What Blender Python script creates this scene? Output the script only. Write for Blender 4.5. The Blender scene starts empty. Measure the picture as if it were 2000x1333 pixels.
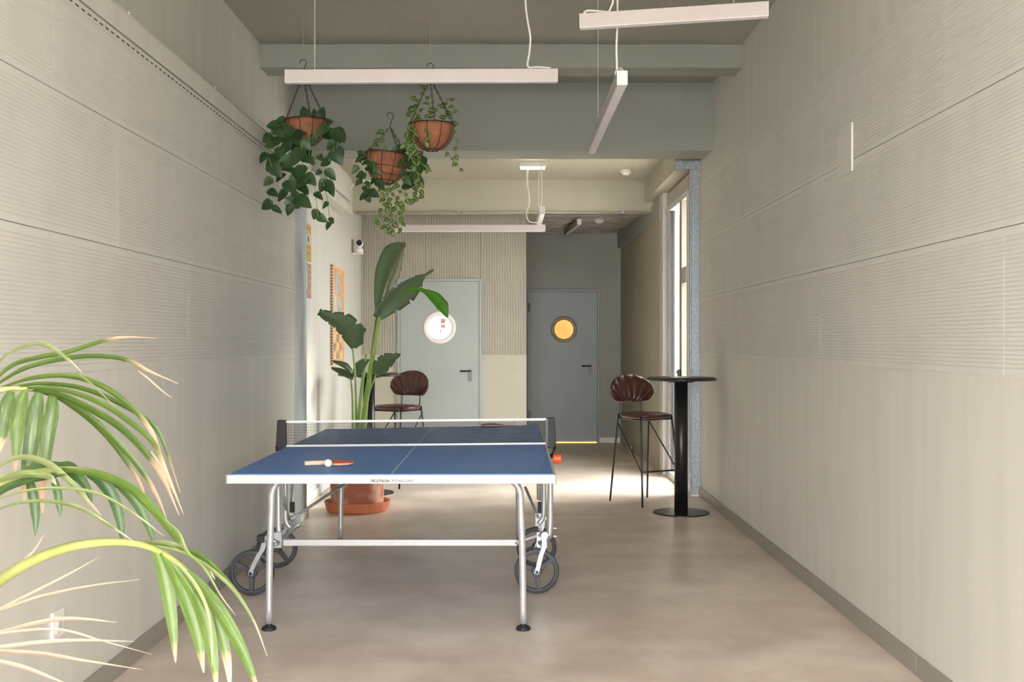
import bpy, math, random
from mathutils import Vector, Matrix
random.seed(7)
S = bpy.context.scene
C = S.collection
# ------------------------------------------------------------------ camera, sky, sun, exposure
F = 2186.0                      # focal length in pixels of the 2000 x 1333 frame
EYE = 1.38
cam = bpy.data.cameras.new('camera'); cam.sensor_width = 36; cam.lens = F / 2000 * 36
cam.clip_end = 200
cam.shift_y = 0.0007
co = bpy.data.objects.new('camera', cam); C.objects.link(co)
co.location = (0, 0, EYE); co.rotation_euler = (math.pi / 2, 0, 0)
S.camera = co
S.view_settings.view_transform = 'Standard'; S.view_settings.look = 'None'
S.view_settings.gamma = 1; S.view_settings.use_curve_mapping = False
S.view_settings.exposure = 1.3
S.cycles.max_bounces = 10; S.cycles.diffuse_bounces = 7
S.cycles.sample_clamp_indirect = 6
w = bpy.data.worlds.new('World'); S.world = w; w.use_nodes = True
bg = w.node_tree.nodes['Background']
bg.inputs[0].default_value = (1.0, 0.985, 0.965, 1); bg.inputs[1].default_value = 10.5
sun = bpy.data.lights.new('sun', 'SUN'); sun.energy = 1.2; sun.angle = math.radians(7); sun.color = (1, .94, .85)
so = bpy.data.objects.new('sun', sun); C.objects.link(so)
so.rotation_euler = Vector((-.87, -.36, -.33)).to_track_quat('-Z', 'Y').to_euler()
def portal(loc, rot, sx, sy):
    l = bpy.data.lights.new('sky_portal', 'AREA'); l.shape = 'RECTANGLE'; l.size = sx; l.size_y = sy
    l.cycles.is_portal = True
    o = bpy.data.objects.new('sky_portal', l); C.objects.link(o); o.location = loc; o.rotation_euler = rot
portal((-.03, -1.22, 1.41), (math.pi / 2, 0, 0), 3.4, 2.62)
portal((1.66, 10.9, 1.4), (0, math.pi / 2, 0), 2.7, 1.6)

# ------------------------------------------------------------------ helpers
def P(x, y, d):
    """photo pixel + distance -> point in the room"""
    return Vector(((x - 1000) * d / F, d, EYE - (y - 665) * d / F))

class MB:
    def __init__(s): s.v = []; s.f = []; s.uv = []
    def add(s, vs, fs):
        n = len(s.v); s.v += [tuple(p) for p in vs]; s.f += [tuple(i + n for i in f) for f in fs]; return s
    def box(s, x0, x1, y0, y1, z0, z1):
        return s.add([(x0, y0, z0), (x1, y0, z0), (x1, y1, z0), (x0, y1, z0), (x0, y0, z1), (x1, y0, z1), (x1, y1, z1), (x0, y1, z1)],
                     [(0, 3, 2, 1), (4, 5, 6, 7), (0, 1, 5, 4), (1, 2, 6, 5), (2, 3, 7, 6), (3, 0, 4, 7)])
    def tube(s, pts, r, seg=10, cap=True, closed=False):
        pts = [Vector(p) for p in pts]; n = len(pts); rs = r if isinstance(r, (list, tuple)) else [r] * n
        up = None; vs = []; fs = []
        for i, p in enumerate(pts):
            if closed: t = pts[(i + 1) % n] - pts[i - 1]
            else: t = pts[min(i + 1, n - 1)] - pts[max(i - 1, 0)]
            t.normalize()
            if up is None: up = Vector((0, 0, 1)) if abs(t.z) < .9 else Vector((1, 0, 0))
            a = (up - t * up.dot(t)).normalized(); b = t.cross(a); up = a
            for k in range(seg):
                q = 2 * math.pi * k / seg; vs.append(p + (a * math.cos(q) + b * math.sin(q)) * rs[i])
        for i in range(n if closed else n - 1):
            j = (i + 1) % n
            for k in range(seg):
                fs.append((i * seg + k, i * seg + (k + 1) % seg, j * seg + (k + 1) % seg, j * seg + k))
        if cap and not closed:
            fs.append(tuple(reversed(range(seg)))); fs.append(tuple((n - 1) * seg + k for k in range(seg)))
        return s.add(vs, fs)
    def lathe(s, prof, c, seg=32, axis='Z'):
        vs = []; fs = []; n = len(prof)
        for k in range(seg):
            q = 2 * math.pi * k / seg
            for (r, h) in prof:
                a, b = r * math.cos(q), r * math.sin(q)
                p = (a, b, h) if axis == 'Z' else ((a, h, b) if axis == 'Y' else (h, a, b))
                vs.append((p[0] + c[0], p[1] + c[1], p[2] + c[2]))
        for k in range(seg):
            m = (k + 1) % seg
            for i in range(n - 1):
                fs.append((k * n + i, m * n + i, m * n + i + 1, k * n + i + 1))
        return s.add(vs, fs)
    def grid(s, fn, nu, nv):
        vs = [fn(i / nu, j / nv) for i in range(nu + 1) for j in range(nv + 1)]
        fs = [(i * (nv + 1) + j, (i + 1) * (nv + 1) + j, (i + 1) * (nv + 1) + j + 1, i * (nv + 1) + j + 1) for i in range(nu) for j in range(nv)]
        return s.add(vs, fs)
    def prism(s, poly, y0, y1, plane='XZ'):
        n = len(poly)
        def q(p, y): return (p[0], y, p[1]) if plane == 'XZ' else ((p[0], p[1], y) if plane == 'XY' else (y, p[0], p[1]))
        return s.add([q(p, y0) for p in poly] + [q(p, y1) for p in poly],
                     [tuple(range(n)), tuple(reversed(range(n, 2 * n)))] + [(i, i + n, (i + 1) % n + n, (i + 1) % n) for i in range(n)])
    def mesh(s, name, smooth=False):
        me = bpy.data.meshes.new(name); me.from_pydata(s.v, [], s.f)
        if smooth: me.shade_smooth()
        me.update(); return me
    def build(s, name, m, parent=None, smooth=False, bevel=0, sub=0, solid=0):
        me = s.mesh(name, smooth); me.materials.append(m)
        import bmesh
        b = bmesh.new(); b.from_mesh(me); bmesh.ops.recalc_face_normals(b, faces=b.faces); b.to_mesh(me); b.free()
        return link(name, me, parent, bevel, sub, solid)
def link(name, me, parent=None, bevel=0, sub=0, solid=0):
    o = bpy.data.objects.new(name, me); C.objects.link(o)
    if parent is not None:
        o.parent = parent
        o.matrix_parent_inverse = full(parent).inverted()
    if solid:
        md = o.modifiers.new('solid', 'SOLIDIFY'); md.thickness = solid; md.offset = 0
    if bevel:
        md = o.modifiers.new('bevel', 'BEVEL'); md.width = bevel; md.segments = 2; md.limit_method = 'ANGLE'
    if sub:
        md = o.modifiers.new('sub', 'SUBSURF'); md.levels = sub; md.render_levels = sub
    return o
def full(o):
    m = o.matrix_basis.copy()
    if o.parent is not None: m = full(o.parent) @ o.matrix_parent_inverse @ m
    return m
def tag(o, label=None, cat=None, group=None, kind=None):
    if label: o['label'] = label
    if cat: o['category'] = cat
    if group: o['group'] = group
    if kind: o['kind'] = kind
    return o
def thing(name, loc, label, cat, group=None, rz=0):
    o = bpy.data.objects.new(name, None); C.objects.link(o); o.location = loc; o.rotation_euler = (0, 0, rz)
    o.empty_display_size = .1
    return tag(o, label, cat, group)
def struct(o, label=None): return tag(o, label, None, None, 'structure')
def bx(name, m, dims, parent=None, bevel=0): return MB().box(*dims).build(name, m, parent, bevel=bevel)
def spline(pts, n=8):
    """Catmull-Rom through the points"""
    pts = [Vector(p) for p in pts]; out = []
    e = [pts[0] * 2 - pts[1]] + pts + [pts[-1] * 2 - pts[-2]]
    for i in range(1, len(e) - 2):
        for k in range(n):
            t = k / n; a, b, c, d = e[i - 1:i + 3]
            out.append(.5 * ((2 * b) + (c - a) * t + (2 * a - 5 * b + 4 * c - d) * t * t + (3 * b - a - 3 * c + d) * t ** 3))
    out.append(pts[-1]); return out

# ------------------------------------------------------------------ materials
def srgb(r, g, b):
    f = lambda c: (c / 255 / 12.92) if c / 255 <= .04045 else ((c / 255 + .055) / 1.055) ** 2.4
    return (f(r), f(g), f(b))
def mat(name, c1, c2=None, rough=.5, metal=0, scale=4, stretch=(1, 1, 1), bump=0, bscale=None, detail=4, spec=.5, lo=.35, hi=.65, coat=0, trans=0):
    m = bpy.data.materials.new(name); m.use_nodes = True
    nt = m.node_tree; b = nt.nodes['Principled BSDF']
    b.inputs['Base Color'].default_value = (*c1, 1); b.inputs['Roughness'].default_value = rough
    b.inputs['Metallic'].default_value = metal; b.inputs['Specular IOR Level'].default_value = spec
    b.inputs['Coat Weight'].default_value = coat
    tc = nt.nodes.new('ShaderNodeTexCoord'); mp = nt.nodes.new('ShaderNodeMapping'); mp.inputs['Scale'].default_value = stretch
    nt.links.new(tc.outputs['Object'], mp.inputs[0])
    nz = nt.nodes.new('ShaderNodeTexNoise'); nz.inputs['Scale'].default_value = scale; nz.inputs['Detail'].default_value = detail
    nt.links.new(mp.outputs[0], nz.inputs['Vector'])
    rp = nt.nodes.new('ShaderNodeValToRGB'); rp.color_ramp.elements[0].position = lo; rp.color_ramp.elements[1].position = hi
    rp.color_ramp.elements[0].color = (*c1, 1); rp.color_ramp.elements[1].color = (*(c2 or tuple(min(1, c * 1.06) for c in c1)), 1)
    nt.links.new(nz.outputs[0], rp.inputs[0]); nt.links.new(rp.outputs[0], b.inputs['Base Color'])
    if bump:
        bp = nt.nodes.new('ShaderNodeBump'); bp.inputs['Strength'].default_value = bump; bp.inputs['Distance'].default_value = .01
        n2 = nt.nodes.new('ShaderNodeTexNoise'); n2.inputs['Scale'].default_value = bscale or scale * 6; n2.inputs['Detail'].default_value = 3
        nt.links.new(mp.outputs[0], n2.inputs['Vector']); nt.links.new(n2.outputs[0], bp.inputs['Height']); nt.links.new(bp.outputs[0], b.inputs['Normal'])
    return m
def emit(name, c, st, c2=None, scale=8):
    m = bpy.data.materials.new(name); m.use_nodes = True; nt = m.node_tree; b = nt.nodes['Principled BSDF']
    b.inputs['Base Color'].default_value = (*[v * .12 for v in c], 1)
    b.inputs['Emission Strength'].default_value = st; b.inputs['Emission Color'].default_value = (*c, 1)
    if c2:
        tc = nt.nodes.new('ShaderNodeTexCoord'); nz = nt.nodes.new('ShaderNodeTexNoise'); nz.inputs['Scale'].default_value = scale
        rp = nt.nodes.new('ShaderNodeValToRGB'); rp.color_ramp.elements[0].position = .4; rp.color_ramp.elements[1].position = .6
        rp.color_ramp.elements[0].color = (*c, 1); rp.color_ramp.elements[1].color = (*c2, 1)
        nt.links.new(tc.outputs['Object'], nz.inputs[0]); nt.links.new(nz.outputs[0], rp.inputs[0]); nt.links.new(rp.outputs[0], b.inputs['Emission Color'])
    return m
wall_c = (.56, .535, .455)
M_wall = mat('painted_plaster', (.595, .588, .54), (.635, .625, .575), .6, scale=2.2, stretch=(4, 4, .35), bump=.05, bscale=30)
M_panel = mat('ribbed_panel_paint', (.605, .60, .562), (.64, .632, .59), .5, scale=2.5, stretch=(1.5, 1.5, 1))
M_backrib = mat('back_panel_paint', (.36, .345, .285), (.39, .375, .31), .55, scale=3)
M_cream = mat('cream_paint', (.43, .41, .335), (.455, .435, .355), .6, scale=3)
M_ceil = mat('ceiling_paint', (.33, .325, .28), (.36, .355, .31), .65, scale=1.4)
M_beam = mat('beam_paint', (.285, .30, .268), (.31, .322, .288), .6, scale=1.3)
M_dark = mat('corridor_paint', (.33, .34, .31), (.36, .37, .34), .6, scale=2)
M_corr = mat('corridor_wall_paint', (.40, .37, .29), (.44, .41, .33), .6, scale=2, stretch=(1, 1, .5))
M_base = mat('baseboard_paint', (.29, .27, .235), (.31, .29, .25), .45, scale=3)
M_white = mat('white_paint', (.78, .76, .73), (.8, .78, .75), .45, scale=6)
M_lamp = mat('lamp_white_enamel', (.56, .51, .49), (.575, .525, .505), .4, scale=6)
M_galv = mat('galvanised_steel', (.25, .28, .31), (.36, .395, .425), .42, .35, scale=45, detail=6)
M_alu = mat('brushed_aluminium', (.72, .72, .71), (.78, .78, .77), .32, .85, scale=30, stretch=(1, 1, .2))
M_alup = mat('painted_aluminium', (.56, .545, .53), (.60, .585, .57), .4, .1, scale=20)
M_silver = mat('silver_tube', (.50, .50, .505), (.55, .55, .555), .38, .5, scale=20)
M_chrome = mat('zinc_plate', (.36, .37, .38), (.48, .49, .50), .3, .8, scale=20)
M_lock = mat('satin_lock_plate', (.16, .18, .21), (.2, .22, .25), .5, .4, scale=20)
M_blue = mat('blue_table_laminate', (.075, .21, .58), (.085, .23, .62), .42, scale=5, spec=.3)
M_line = mat('white_table_line', (.82, .82, .82), None, .5)
M_black = mat('black_metal', (.012, .012, .013), (.02, .02, .022), .35, .3, scale=12)
M_blackm = mat('black_matte_plastic', (.010, .010, .011), (.017, .017, .019), .6, scale=15)
M_rubber = mat('grey_black_rubber', (.035, .035, .042), (.055, .055, .065), .55, scale=25)
M_hole = mat('dark_slot', (.06, .055, .05), None, .9)
M_terra = mat('terracotta', (.36, .125, .065), (.60, .34, .24), .75, scale=8, bump=.15, bscale=40, detail=8, lo=.42, hi=.62)
M_terra2 = mat('terracotta_saucer', (.48, .14, .055), (.56, .19, .085), .6, scale=6, bump=.1, bscale=40)
M_soil = mat('soil', (.03, .02, .012), (.07, .05, .03), .95, scale=40, bump=.6)
M_coir = mat('coir_basket', (.27, .095, .045), (.37, .15, .075), .85, scale=14, bump=.4, bscale=70)
M_leather = mat('brown_leather', (.048, .013, .009), (.078, .023, .015), .34, scale=7, bump=.06, bscale=60)
M_orange = mat('orange_plastic', (.85, .12, .03), (.9, .15, .04), .4)
M_red = mat('red_rubber', (.75, .10, .04), (.8, .13, .055), .5)
M_wood = mat('pale_wood', (.66, .46, .30), (.74, .55, .38), .5, scale=10, stretch=(1, 6, 1))
M_ball = mat('white_ball', (.85, .83, .78), None, .35)
M_door = mat('grey_blue_door', (.30, .335, .32), (.325, .355, .34), .4, scale=2)
M_door_shaded = mat('shaded_grey_blue_door', (.27, .31, .32), (.29, .33, .335), .42, scale=2)  # same paint as the other door, corridor shade mixed into the colour
M_cork = mat('cork_board', (.62, .33, .15), (.78, .48, .25), .8, scale=9, detail=6)
M_paper1 = mat('blue_grey_print', (.30, .38, .40), (.55, .58, .55), .6, scale=12)
M_paper2 = mat('pale_print', (.62, .62, .55), (.42, .47, .45), .6, scale=14)
M_paper3 = mat('dark_print', (.16, .13, .1), (.5, .35, .2), .6, scale=16)
M_yellow = mat('yellow_sign', (.50, .34, .10), (.54, .38, .13), .5)
M_redsign = mat('red_sign', (.38, .19, .165), (.43, .23, .20), .5)
M_signink = mat('sign_ink', (.12, .10, .08), None, .6)
M_corru = mat('corrugated_steel', (.24, .22, .20), (.34, .31, .28), .35, .6, scale=6)
M_cord = mat('tan_cord', (.50, .36, .26), None, .8)
M_cable = mat('white_cable', (.78, .75, .70), None, .5)
M_stem = mat('plant_stem', (.16, .27, .05), (.24, .36, .09), .45, scale=10)
M_stemd = mat('dark_plant_stem', (.07, .05, .025), (.13, .16, .05), .45, scale=10)
M_ink = mat('logo_ink', (.06, .06, .065), None, .6)
M_glow = emit('warm_lamp_tube', (1, .86, .66), 14)
M_yglow = emit('yellow_lit_pane', (1.0, .52, .11), .40, (1.0, .60, .17), 6)
M_wglow = emit('white_lit_pane', (1.0, .93, .85), .46, (1, .88, .78), 9)
M_pglow = emit('red_lit_print', (.8, .38, .33), .28)
M_ground = mat('outdoor_paving', (.42, .40, .37), (.48, .46, .43), .8, scale=3)
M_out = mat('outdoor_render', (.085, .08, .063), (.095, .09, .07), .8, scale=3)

def floor_mat():
    m = mat('polished_concrete', (.57, .475, .405), (.80, .70, .62), .3, scale=.9, detail=8, lo=.28, hi=.72)
    nt = m.node_tree; b = nt.nodes['Principled BSDF']; mp = [n for n in nt.nodes if n.type == 'MAPPING'][0]
    n2 = nt.nodes.new('ShaderNodeTexNoise'); n2.inputs['Scale'].default_value = 2.6; n2.inputs['Detail'].default_value = 9; n2.inputs['Roughness'].default_value = .65
    nt.links.new(mp.outputs[0], n2.inputs['Vector'])
    rp = nt.nodes.new('ShaderNodeValToRGB'); rp.color_ramp.elements[0].position = .38; rp.color_ramp.elements[1].position = .68
    rp.color_ramp.elements[0].color = (.90, .87, .85, 1); rp.color_ramp.elements[1].color = (1.17, 1.17, 1.18, 1)
    nt.links.new(n2.outputs[0], rp.inputs[0])
    mx = nt.nodes.new('ShaderNodeMix'); mx.data_type = 'RGBA'; mx.blend_type = 'MULTIPLY'; mx.inputs[0].default_value = 1.0
    old = b.inputs['Base Color'].links[0].from_socket
    nt.links.new(old, mx.inputs[6]); nt.links.new(rp.outputs[0], mx.inputs[7]); nt.links.new(mx.outputs[2], b.inputs['Base Color'])
    r2 = nt.nodes.new('ShaderNodeMapRange'); r2.inputs[3].default_value = .22; r2.inputs[4].default_value = .5
    nt.links.new(n2.outputs[0], r2.inputs[0]); nt.links.new(r2.outputs[0], b.inputs['Roughness'])
    return m
M_floor = floor_mat()

def leaf_mat(name, dark, light, edge=None, tip=None, tip_at=.8, vein=0, rough=.42, stripe=0):
    """UV: u across the blade (0..1), v along it; colour belongs to the leaf itself"""
    m = bpy.data.materials.new(name); m.use_nodes = True; nt = m.node_tree; b = nt.nodes['Principled BSDF']
    b.inputs['Roughness'].default_value = rough
    L = nt.links.new; N = nt.nodes.new
    uv = N('ShaderNodeUVMap'); sp = N('ShaderNodeSeparateXYZ'); L(uv.outputs[0], sp.inputs[0])
    oi = N('ShaderNodeObjectInfo')
    tc = N('ShaderNodeTexCoord'); nz = N('ShaderNodeTexNoise'); nz.inputs['Scale'].default_value = 26; nz.inputs['Detail'].default_value = 3; L(tc.outputs['Object'], nz.inputs[0])
    ad = N('ShaderNodeMath'); ad.operation = 'ADD'; L(nz.outputs[0], ad.inputs[0]); L(oi.outputs['Random'], ad.inputs[1])
    mr = N('ShaderNodeMapRange'); mr.inputs[1].default_value = .45; mr.inputs[2].default_value = 1.45; L(ad.outputs[0], mr.inputs[0])
    mx = N('ShaderNodeMix'); mx.data_type = 'RGBA'; mx.inputs[6].default_value = (*dark, 1); mx.inputs[7].default_value = (*light, 1); L(mr.outputs[0], mx.inputs[0])
    col = mx.outputs[2]
    # distance from the midrib 0..1
    su = N('ShaderNodeMath'); su.operation = 'SUBTRACT'; L(sp.outputs[0], su.inputs[0]); su.inputs[1].default_value = .5
    ab = N('ShaderNodeMath'); ab.operation = 'ABSOLUTE'; L(su.outputs[0], ab.inputs[0])
    if edge:
        r = N('ShaderNodeMapRange'); r.inputs[1].default_value = .06; r.inputs[2].default_value = .26; r.inputs[3].default_value = 1; r.inputs[4].default_value = 0
        a2 = N('ShaderNodeMath'); a2.operation = 'MULTIPLY_ADD'; L(nz.outputs[0], a2.inputs[0]); a2.inputs[1].default_value = .35; L(ab.outputs[0], a2.inputs[2])
        r.inputs[1].default_value = .2; r.inputs[2].default_value = .42
        L(a2.outputs[0], r.inputs[0])
        e = N('ShaderNodeMix'); e.data_type = 'RGBA'; L(r.outputs[0], e.inputs[0]); L(col, e.inputs[6]); e.inputs[7].default_value = (*edge, 1); col = e.outputs[2]
    if vein:
        wv = N('ShaderNodeMath'); wv.operation = 'MULTIPLY_ADD'; L(ab.outputs[0], wv.inputs[0]); wv.inputs[1].default_value = -1.1; L(sp.outputs[1], wv.inputs[2])
        sn = N('ShaderNodeMath'); sn.operation = 'MULTIPLY'; L(wv.outputs[0], sn.inputs[0]); sn.inputs[1].default_value = 95
        s2 = N('ShaderNodeMath'); s2.operation = 'SINE'; L(sn.outputs[0], s2.inputs[0])
        r = N('ShaderNodeMapRange'); r.inputs[1].default_value = .4; r.inputs[2].default_value = 1; r.inputs[4].default_value = vein; L(s2.outputs[0], r.inputs[0])
        e = N('ShaderNodeMix'); e.data_type = 'RGBA'; L(r.outputs[0], e.inputs[0]); L(col, e.inputs[6]); e.inputs[7].default_value = (*[min(1, c * 2.0 + .02) for c in light], 1); col = e.outputs[2]
    if stripe:
        n3 = N('ShaderNodeTexNoise'); n3.inputs['Scale'].default_value = 1; n3.inputs['Detail'].default_value = 4
        cb_ = N('ShaderNodeCombineXYZ'); q1 = N('ShaderNodeMath'); q1.operation = 'MULTIPLY'; L(sp.outputs[0], q1.inputs[0]); q1.inputs[1].default_value = 9
        q2 = N('ShaderNodeMath'); q2.operation = 'MULTIPLY'; L(sp.outputs[1], q2.inputs[0]); q2.inputs[1].default_value = 5
        L(q1.outputs[0], cb_.inputs[0]); L(q2.outputs[0], cb_.inputs[1]); q3 = N('ShaderNodeMath'); q3.operation = 'MULTIPLY'; L(oi.outputs['Random'], q3.inputs[0]); q3.inputs[1].default_value = 50; L(q3.outputs[0], cb_.inputs[2]); L(cb_.outputs[0], n3.inputs[0])
        r = N('ShaderNodeMapRange'); r.inputs[1].default_value = .52; r.inputs[2].default_value = .70; r.inputs[4].default_value = stripe; L(n3.outputs[0], r.inputs[0])
        e = N('ShaderNodeMix'); e.data_type = 'RGBA'; L(r.outputs[0], e.inputs[0]); L(col, e.inputs[6]); e.inputs[7].default_value = (*[min(1, c * 1.9 + .03) for c in light], 1); col = e.outputs[2]
    if tip:
        a3 = N('ShaderNodeMath'); a3.operation = 'MULTIPLY_ADD'; L(nz.outputs[0], a3.inputs[0]); a3.inputs[1].default_value = .12; L(sp.outputs[1], a3.inputs[2])
        r = N('ShaderNodeMapRange'); r.inputs[1].default_value = tip_at; r.inputs[2].default_value = tip_at + .12; L(a3.outputs[0], r.inputs[0])
        e = N('ShaderNodeMix'); e.data_type = 'RGBA'; L(r.outputs[0], e.inputs[0]); L(col, e.inputs[6]); e.inputs[7].default_value = (*tip, 1); col = e.outputs[2]
    L(col, b.inputs['Base Color'])
    # thin leaves let light through
    tr = N('ShaderNodeBsdfTranslucent'); L(col, tr.inputs[0]); ms = N('ShaderNodeMixShader'); ms.inputs[0].default_value = .22
    out = [n for n in nt.nodes if n.type == 'OUTPUT_MATERIAL'][0]
    L(b.outputs[0], ms.inputs[1]); L(tr.outputs[0], ms.inputs[2]); L(ms.outputs[0], out.inputs[0])
    return m
L_ivy = leaf_mat('dark_ivy_leaf', (.014, .042, .015), (.045, .10, .035), None, vein=.35)
L_pothos = leaf_mat('variegated_leaf', (.035, .085, .018), (.085, .16, .035), (.27, .34, .10))
L_strel = leaf_mat('strelitzia_leaf', (.060, .105, .045), (.11, .165, .075), None, vein=.32)
L_strelb = leaf_mat('bright_strelitzia_leaf', (.07, .24, .012), (.10, .30, .02), None, vein=.15)
L_strele = leaf_mat('dry_edge_leaf', (.10, .14, .07), (.20, .22, .13), None, tip=(.45, .33, .2), tip_at=.85, vein=.5)
TAN = (.46, .30, .20)
L_palm = leaf_mat('palm_leaflet', (.042, .088, .010), (.085, .14, .020), None, tip=TAN, tip_at=.90, stripe=.5)
L_palmt = leaf_mat('palm_leaflet_brown_tip', (.042, .082, .012), (.085, .135, .024), None, tip=TAN, tip_at=.72, stripe=.5)
L_palmy = leaf_mat('yellow_green_leaflet', (.10, .135, .035), (.20, .23, .10), None, tip=(.40, .35, .24), tip_at=.85, stripe=.6)
L_palmd = leaf_mat('dark_green_leaflet', (.025, .062, .014), (.05, .105, .024), None, tip=(.05, .09, .03), tip_at=.95, stripe=.35)
L_dry = leaf_mat('dry_palm_leaflet', (.38, .29, .21), (.48, .385, .29), None, stripe=.3)

def glass_mat():
    m = bpy.data.materials.new('clear_glass'); m.use_nodes = True; nt = m.node_tree
    nt.nodes.remove(nt.nodes['Principled BSDF']); out = [n for n in nt.nodes if n.type == 'OUTPUT_MATERIAL'][0]
    t = nt.nodes.new('ShaderNodeBsdfTransparent'); t.inputs[0].default_value = (.96, .97, .96, 1)
    g = nt.nodes.new('ShaderNodeBsdfGlossy'); g.inputs['Roughness'].default_value = .02
    mx = nt.nodes.new('ShaderNodeMixShader'); mx.inputs[0].default_value = .06
    nt.links.new(t.outputs[0], mx.inputs[1]); nt.links.new(g.outputs[0], mx.inputs[2]); nt.links.new(mx.outputs[0], out.inputs[0]); return m
M_glass = glass_mat()

# ------------------------------------------------------------------ room shell
XR, XL, XU, XF = 1.68, -1.63, -1.836, -1.75
struct(bx('floor', M_floor, (-2.2, 2.1, -1.4, 15.6, -.2, 0)))
g = bx('outdoor_ground', M_ground, (2.1, 30, -1.4, 40, -.3, -.06)); struct(g)
g = bx('outdoor_ground', M_ground, (-30, 30, -30, -1.4, -.3, -.06)); struct(g)
wr = struct(bx('wall_right', M_wall, (XR, XR + .3, -1.4, 10.05, 0, 3.75)))
wl = struct(bx('wall_left', M_wall, (-2.15, XL, -1.4, 8.38, 0, 2.66)))
struct(bx('wall_left_upper', M_wall, (-2.15, XU, -1.4, 9.37, 2.66, 3.75)))
struct(MB().box(-2.15, XF, 8.38, 13.0, 0, 2.66).box(-2.15, XF, 9.40, 13.0, 2.66, 3.3).build('wall_left_far', M_wall))
struct(bx('ceiling', M_ceil, (-2.15, 1.98, -1.4, 9.4, 3.55, 3.8)))
struct(bx('ceiling_far', M_cream, (-2.15, 1.98, 9.8, 12.35, 3.16, 3.4)))
struct(bx('trim_1', M_beam, (-2.1, 1.98, 8.16, 8.42, 3.38, 3.56), bevel=.006), 'slim grey-green ceiling beam')
struct(bx('trim_2', M_beam, (-2.1, 1.98, 9.37, 9.8, 2.98, 3.75), bevel=.006), 'deep grey-green ceiling beam')
struct(bx('trim_3', M_cream, (-2.1, 1.98, 12.3, 12.6, 2.81, 3.3), bevel=.004), 'cream beam above the doors')
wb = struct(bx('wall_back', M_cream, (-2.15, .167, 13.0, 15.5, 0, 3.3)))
struct(bx('wall_corridor_back', M_dark, (.0, 1.9, 15.3, 15.55, 0, 3.3)))
struct(MB().prism([(1.562, 11.78), (1.75, 11.78), (1.75, 15.5), (1.482, 15.5)], 0, 3.3, 'XY').build('wall_corridor_right', M_corr))
struct(MB().prism([(1.545, 11.79), (1.60, 11.79), (1.53, 15.3), (1.44, 15.3)], 2.66, 2.866, 'XY').build('trim_4', M_dark), 'steel ledge along the corridor wall')
# lintel and box over the side window
struct(bx('wall_right_lintel', M_cream, (1.46, 1.98, 10.05, 12.3, 2.92, 3.3)))
struct(bx('wall_right_upper', M_wall, (1.68, 1.98, 9.9, 12.3, 3.0, 3.75)))
struct(bx('wall_right_recess', M_wall, (1.66, 1.98, 10.05, 11.78, 2.75, 2.93)))
# street side behind the viewer: glazed front with posts and rails
wf = struct(MB().box(-2.15, XU + .1, -1.4, -1.2, 0, 3.6).build('wall_front', M_wall))
bx('sill', M_base, (-2.1, 1.7, -1.4, -1.2, 0, .10), wf); bx('lintel', M_beam, (-2.1, 1.7, -1.4, -1.2, 2.72, 3.6), wf)
for x in (-.62, .52): bx('post', M_galv, (x - .04, x + .04, -1.36, -1.24, .1, 2.72), wf)
bx('rail', M_galv, (-1.74, 1.68, -1.35, -1.25, 2.10, 2.16), wf)
# corrugated corridor ceiling
m = MB(); prof = []; y = 12.6; 
while y < 15.3:
    prof += [(y, 2.865), (y + .10, 2.865), (y + .12, 2.91), (y + .20, 2.91), (y + .22, 2.865)]; y += .22
m.grid(lambda u, v: ((-1.76 + 3.26 * v), prof[round(u * (len(prof) - 1))][0], prof[round(u * (len(prof) - 1))][1]), len(prof) - 1, 1)
struct(m.build('ceiling_corridor', M_corru, solid=.004), 'corrugated steel ceiling of the corridor')
struct(bx('ceiling_corridor_slab', M_dark, (-1.8, 1.9, 12.6, 15.5, 2.93, 3.2)))

# horizontally ribbed panels on both long walls: each panel its own mesh
def ribbed(parent, xw, sgn, y0, y1, z0, z1, name='ribbed_panel'):
    """panel on the wall plane xw, proud by 1 cm towards sgn; ribs along y, groove pitch 15.5 mm"""
    t = .011; g = .0036; a = z0 + .022; b = z1 - .022; n = max(1, round((b - a) / .0155)); p = (b - a) / n
    prof = [(0, z0), (t, z0), (t, a)]
    for i in range(n):
        q = a + i * p; prof += [(t, q + .002), (t - g, q + .0035), (t - g, q + .0065), (t, q + .008)]
    prof += [(t, b), (t, z1), (0, z1)]
    k = len(prof)
    vs = [(xw + sgn * px, y, z) for y in (y0, y1) for (px, z) in prof]
    fs = [(i, i + 1, k + i + 1, k + i) for i in range(k - 1)] + [tuple(range(k)), tuple(reversed(range(k, 2 * k)))]
    return MB().add(vs, fs).build(name, M_panel, parent)
def rows(parent, xw, sgn, yend, zs, offs):
    for (z0, z1), off in zip(zip(zs, zs[1:]), offs):
        y = off - 2.26 * 4
        while y < yend:
            a, b = max(y, -1.2), min(y + 2.26, yend)
            if b - a > .1: ribbed(parent, xw, sgn, a + .0025, b - .0025, z0 + .002, z1 - .002)
            y += 2.26
rows(wr, XR, -1, 9.9, [1.262, 1.768, 2.274, 2.78], [6.06, 5.2, 6.6])
rows(wl, XL, 1, 8.36, [1.267, 1.768, 2.274, 2.60], [5.6, 4.6, 6.2])

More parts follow.
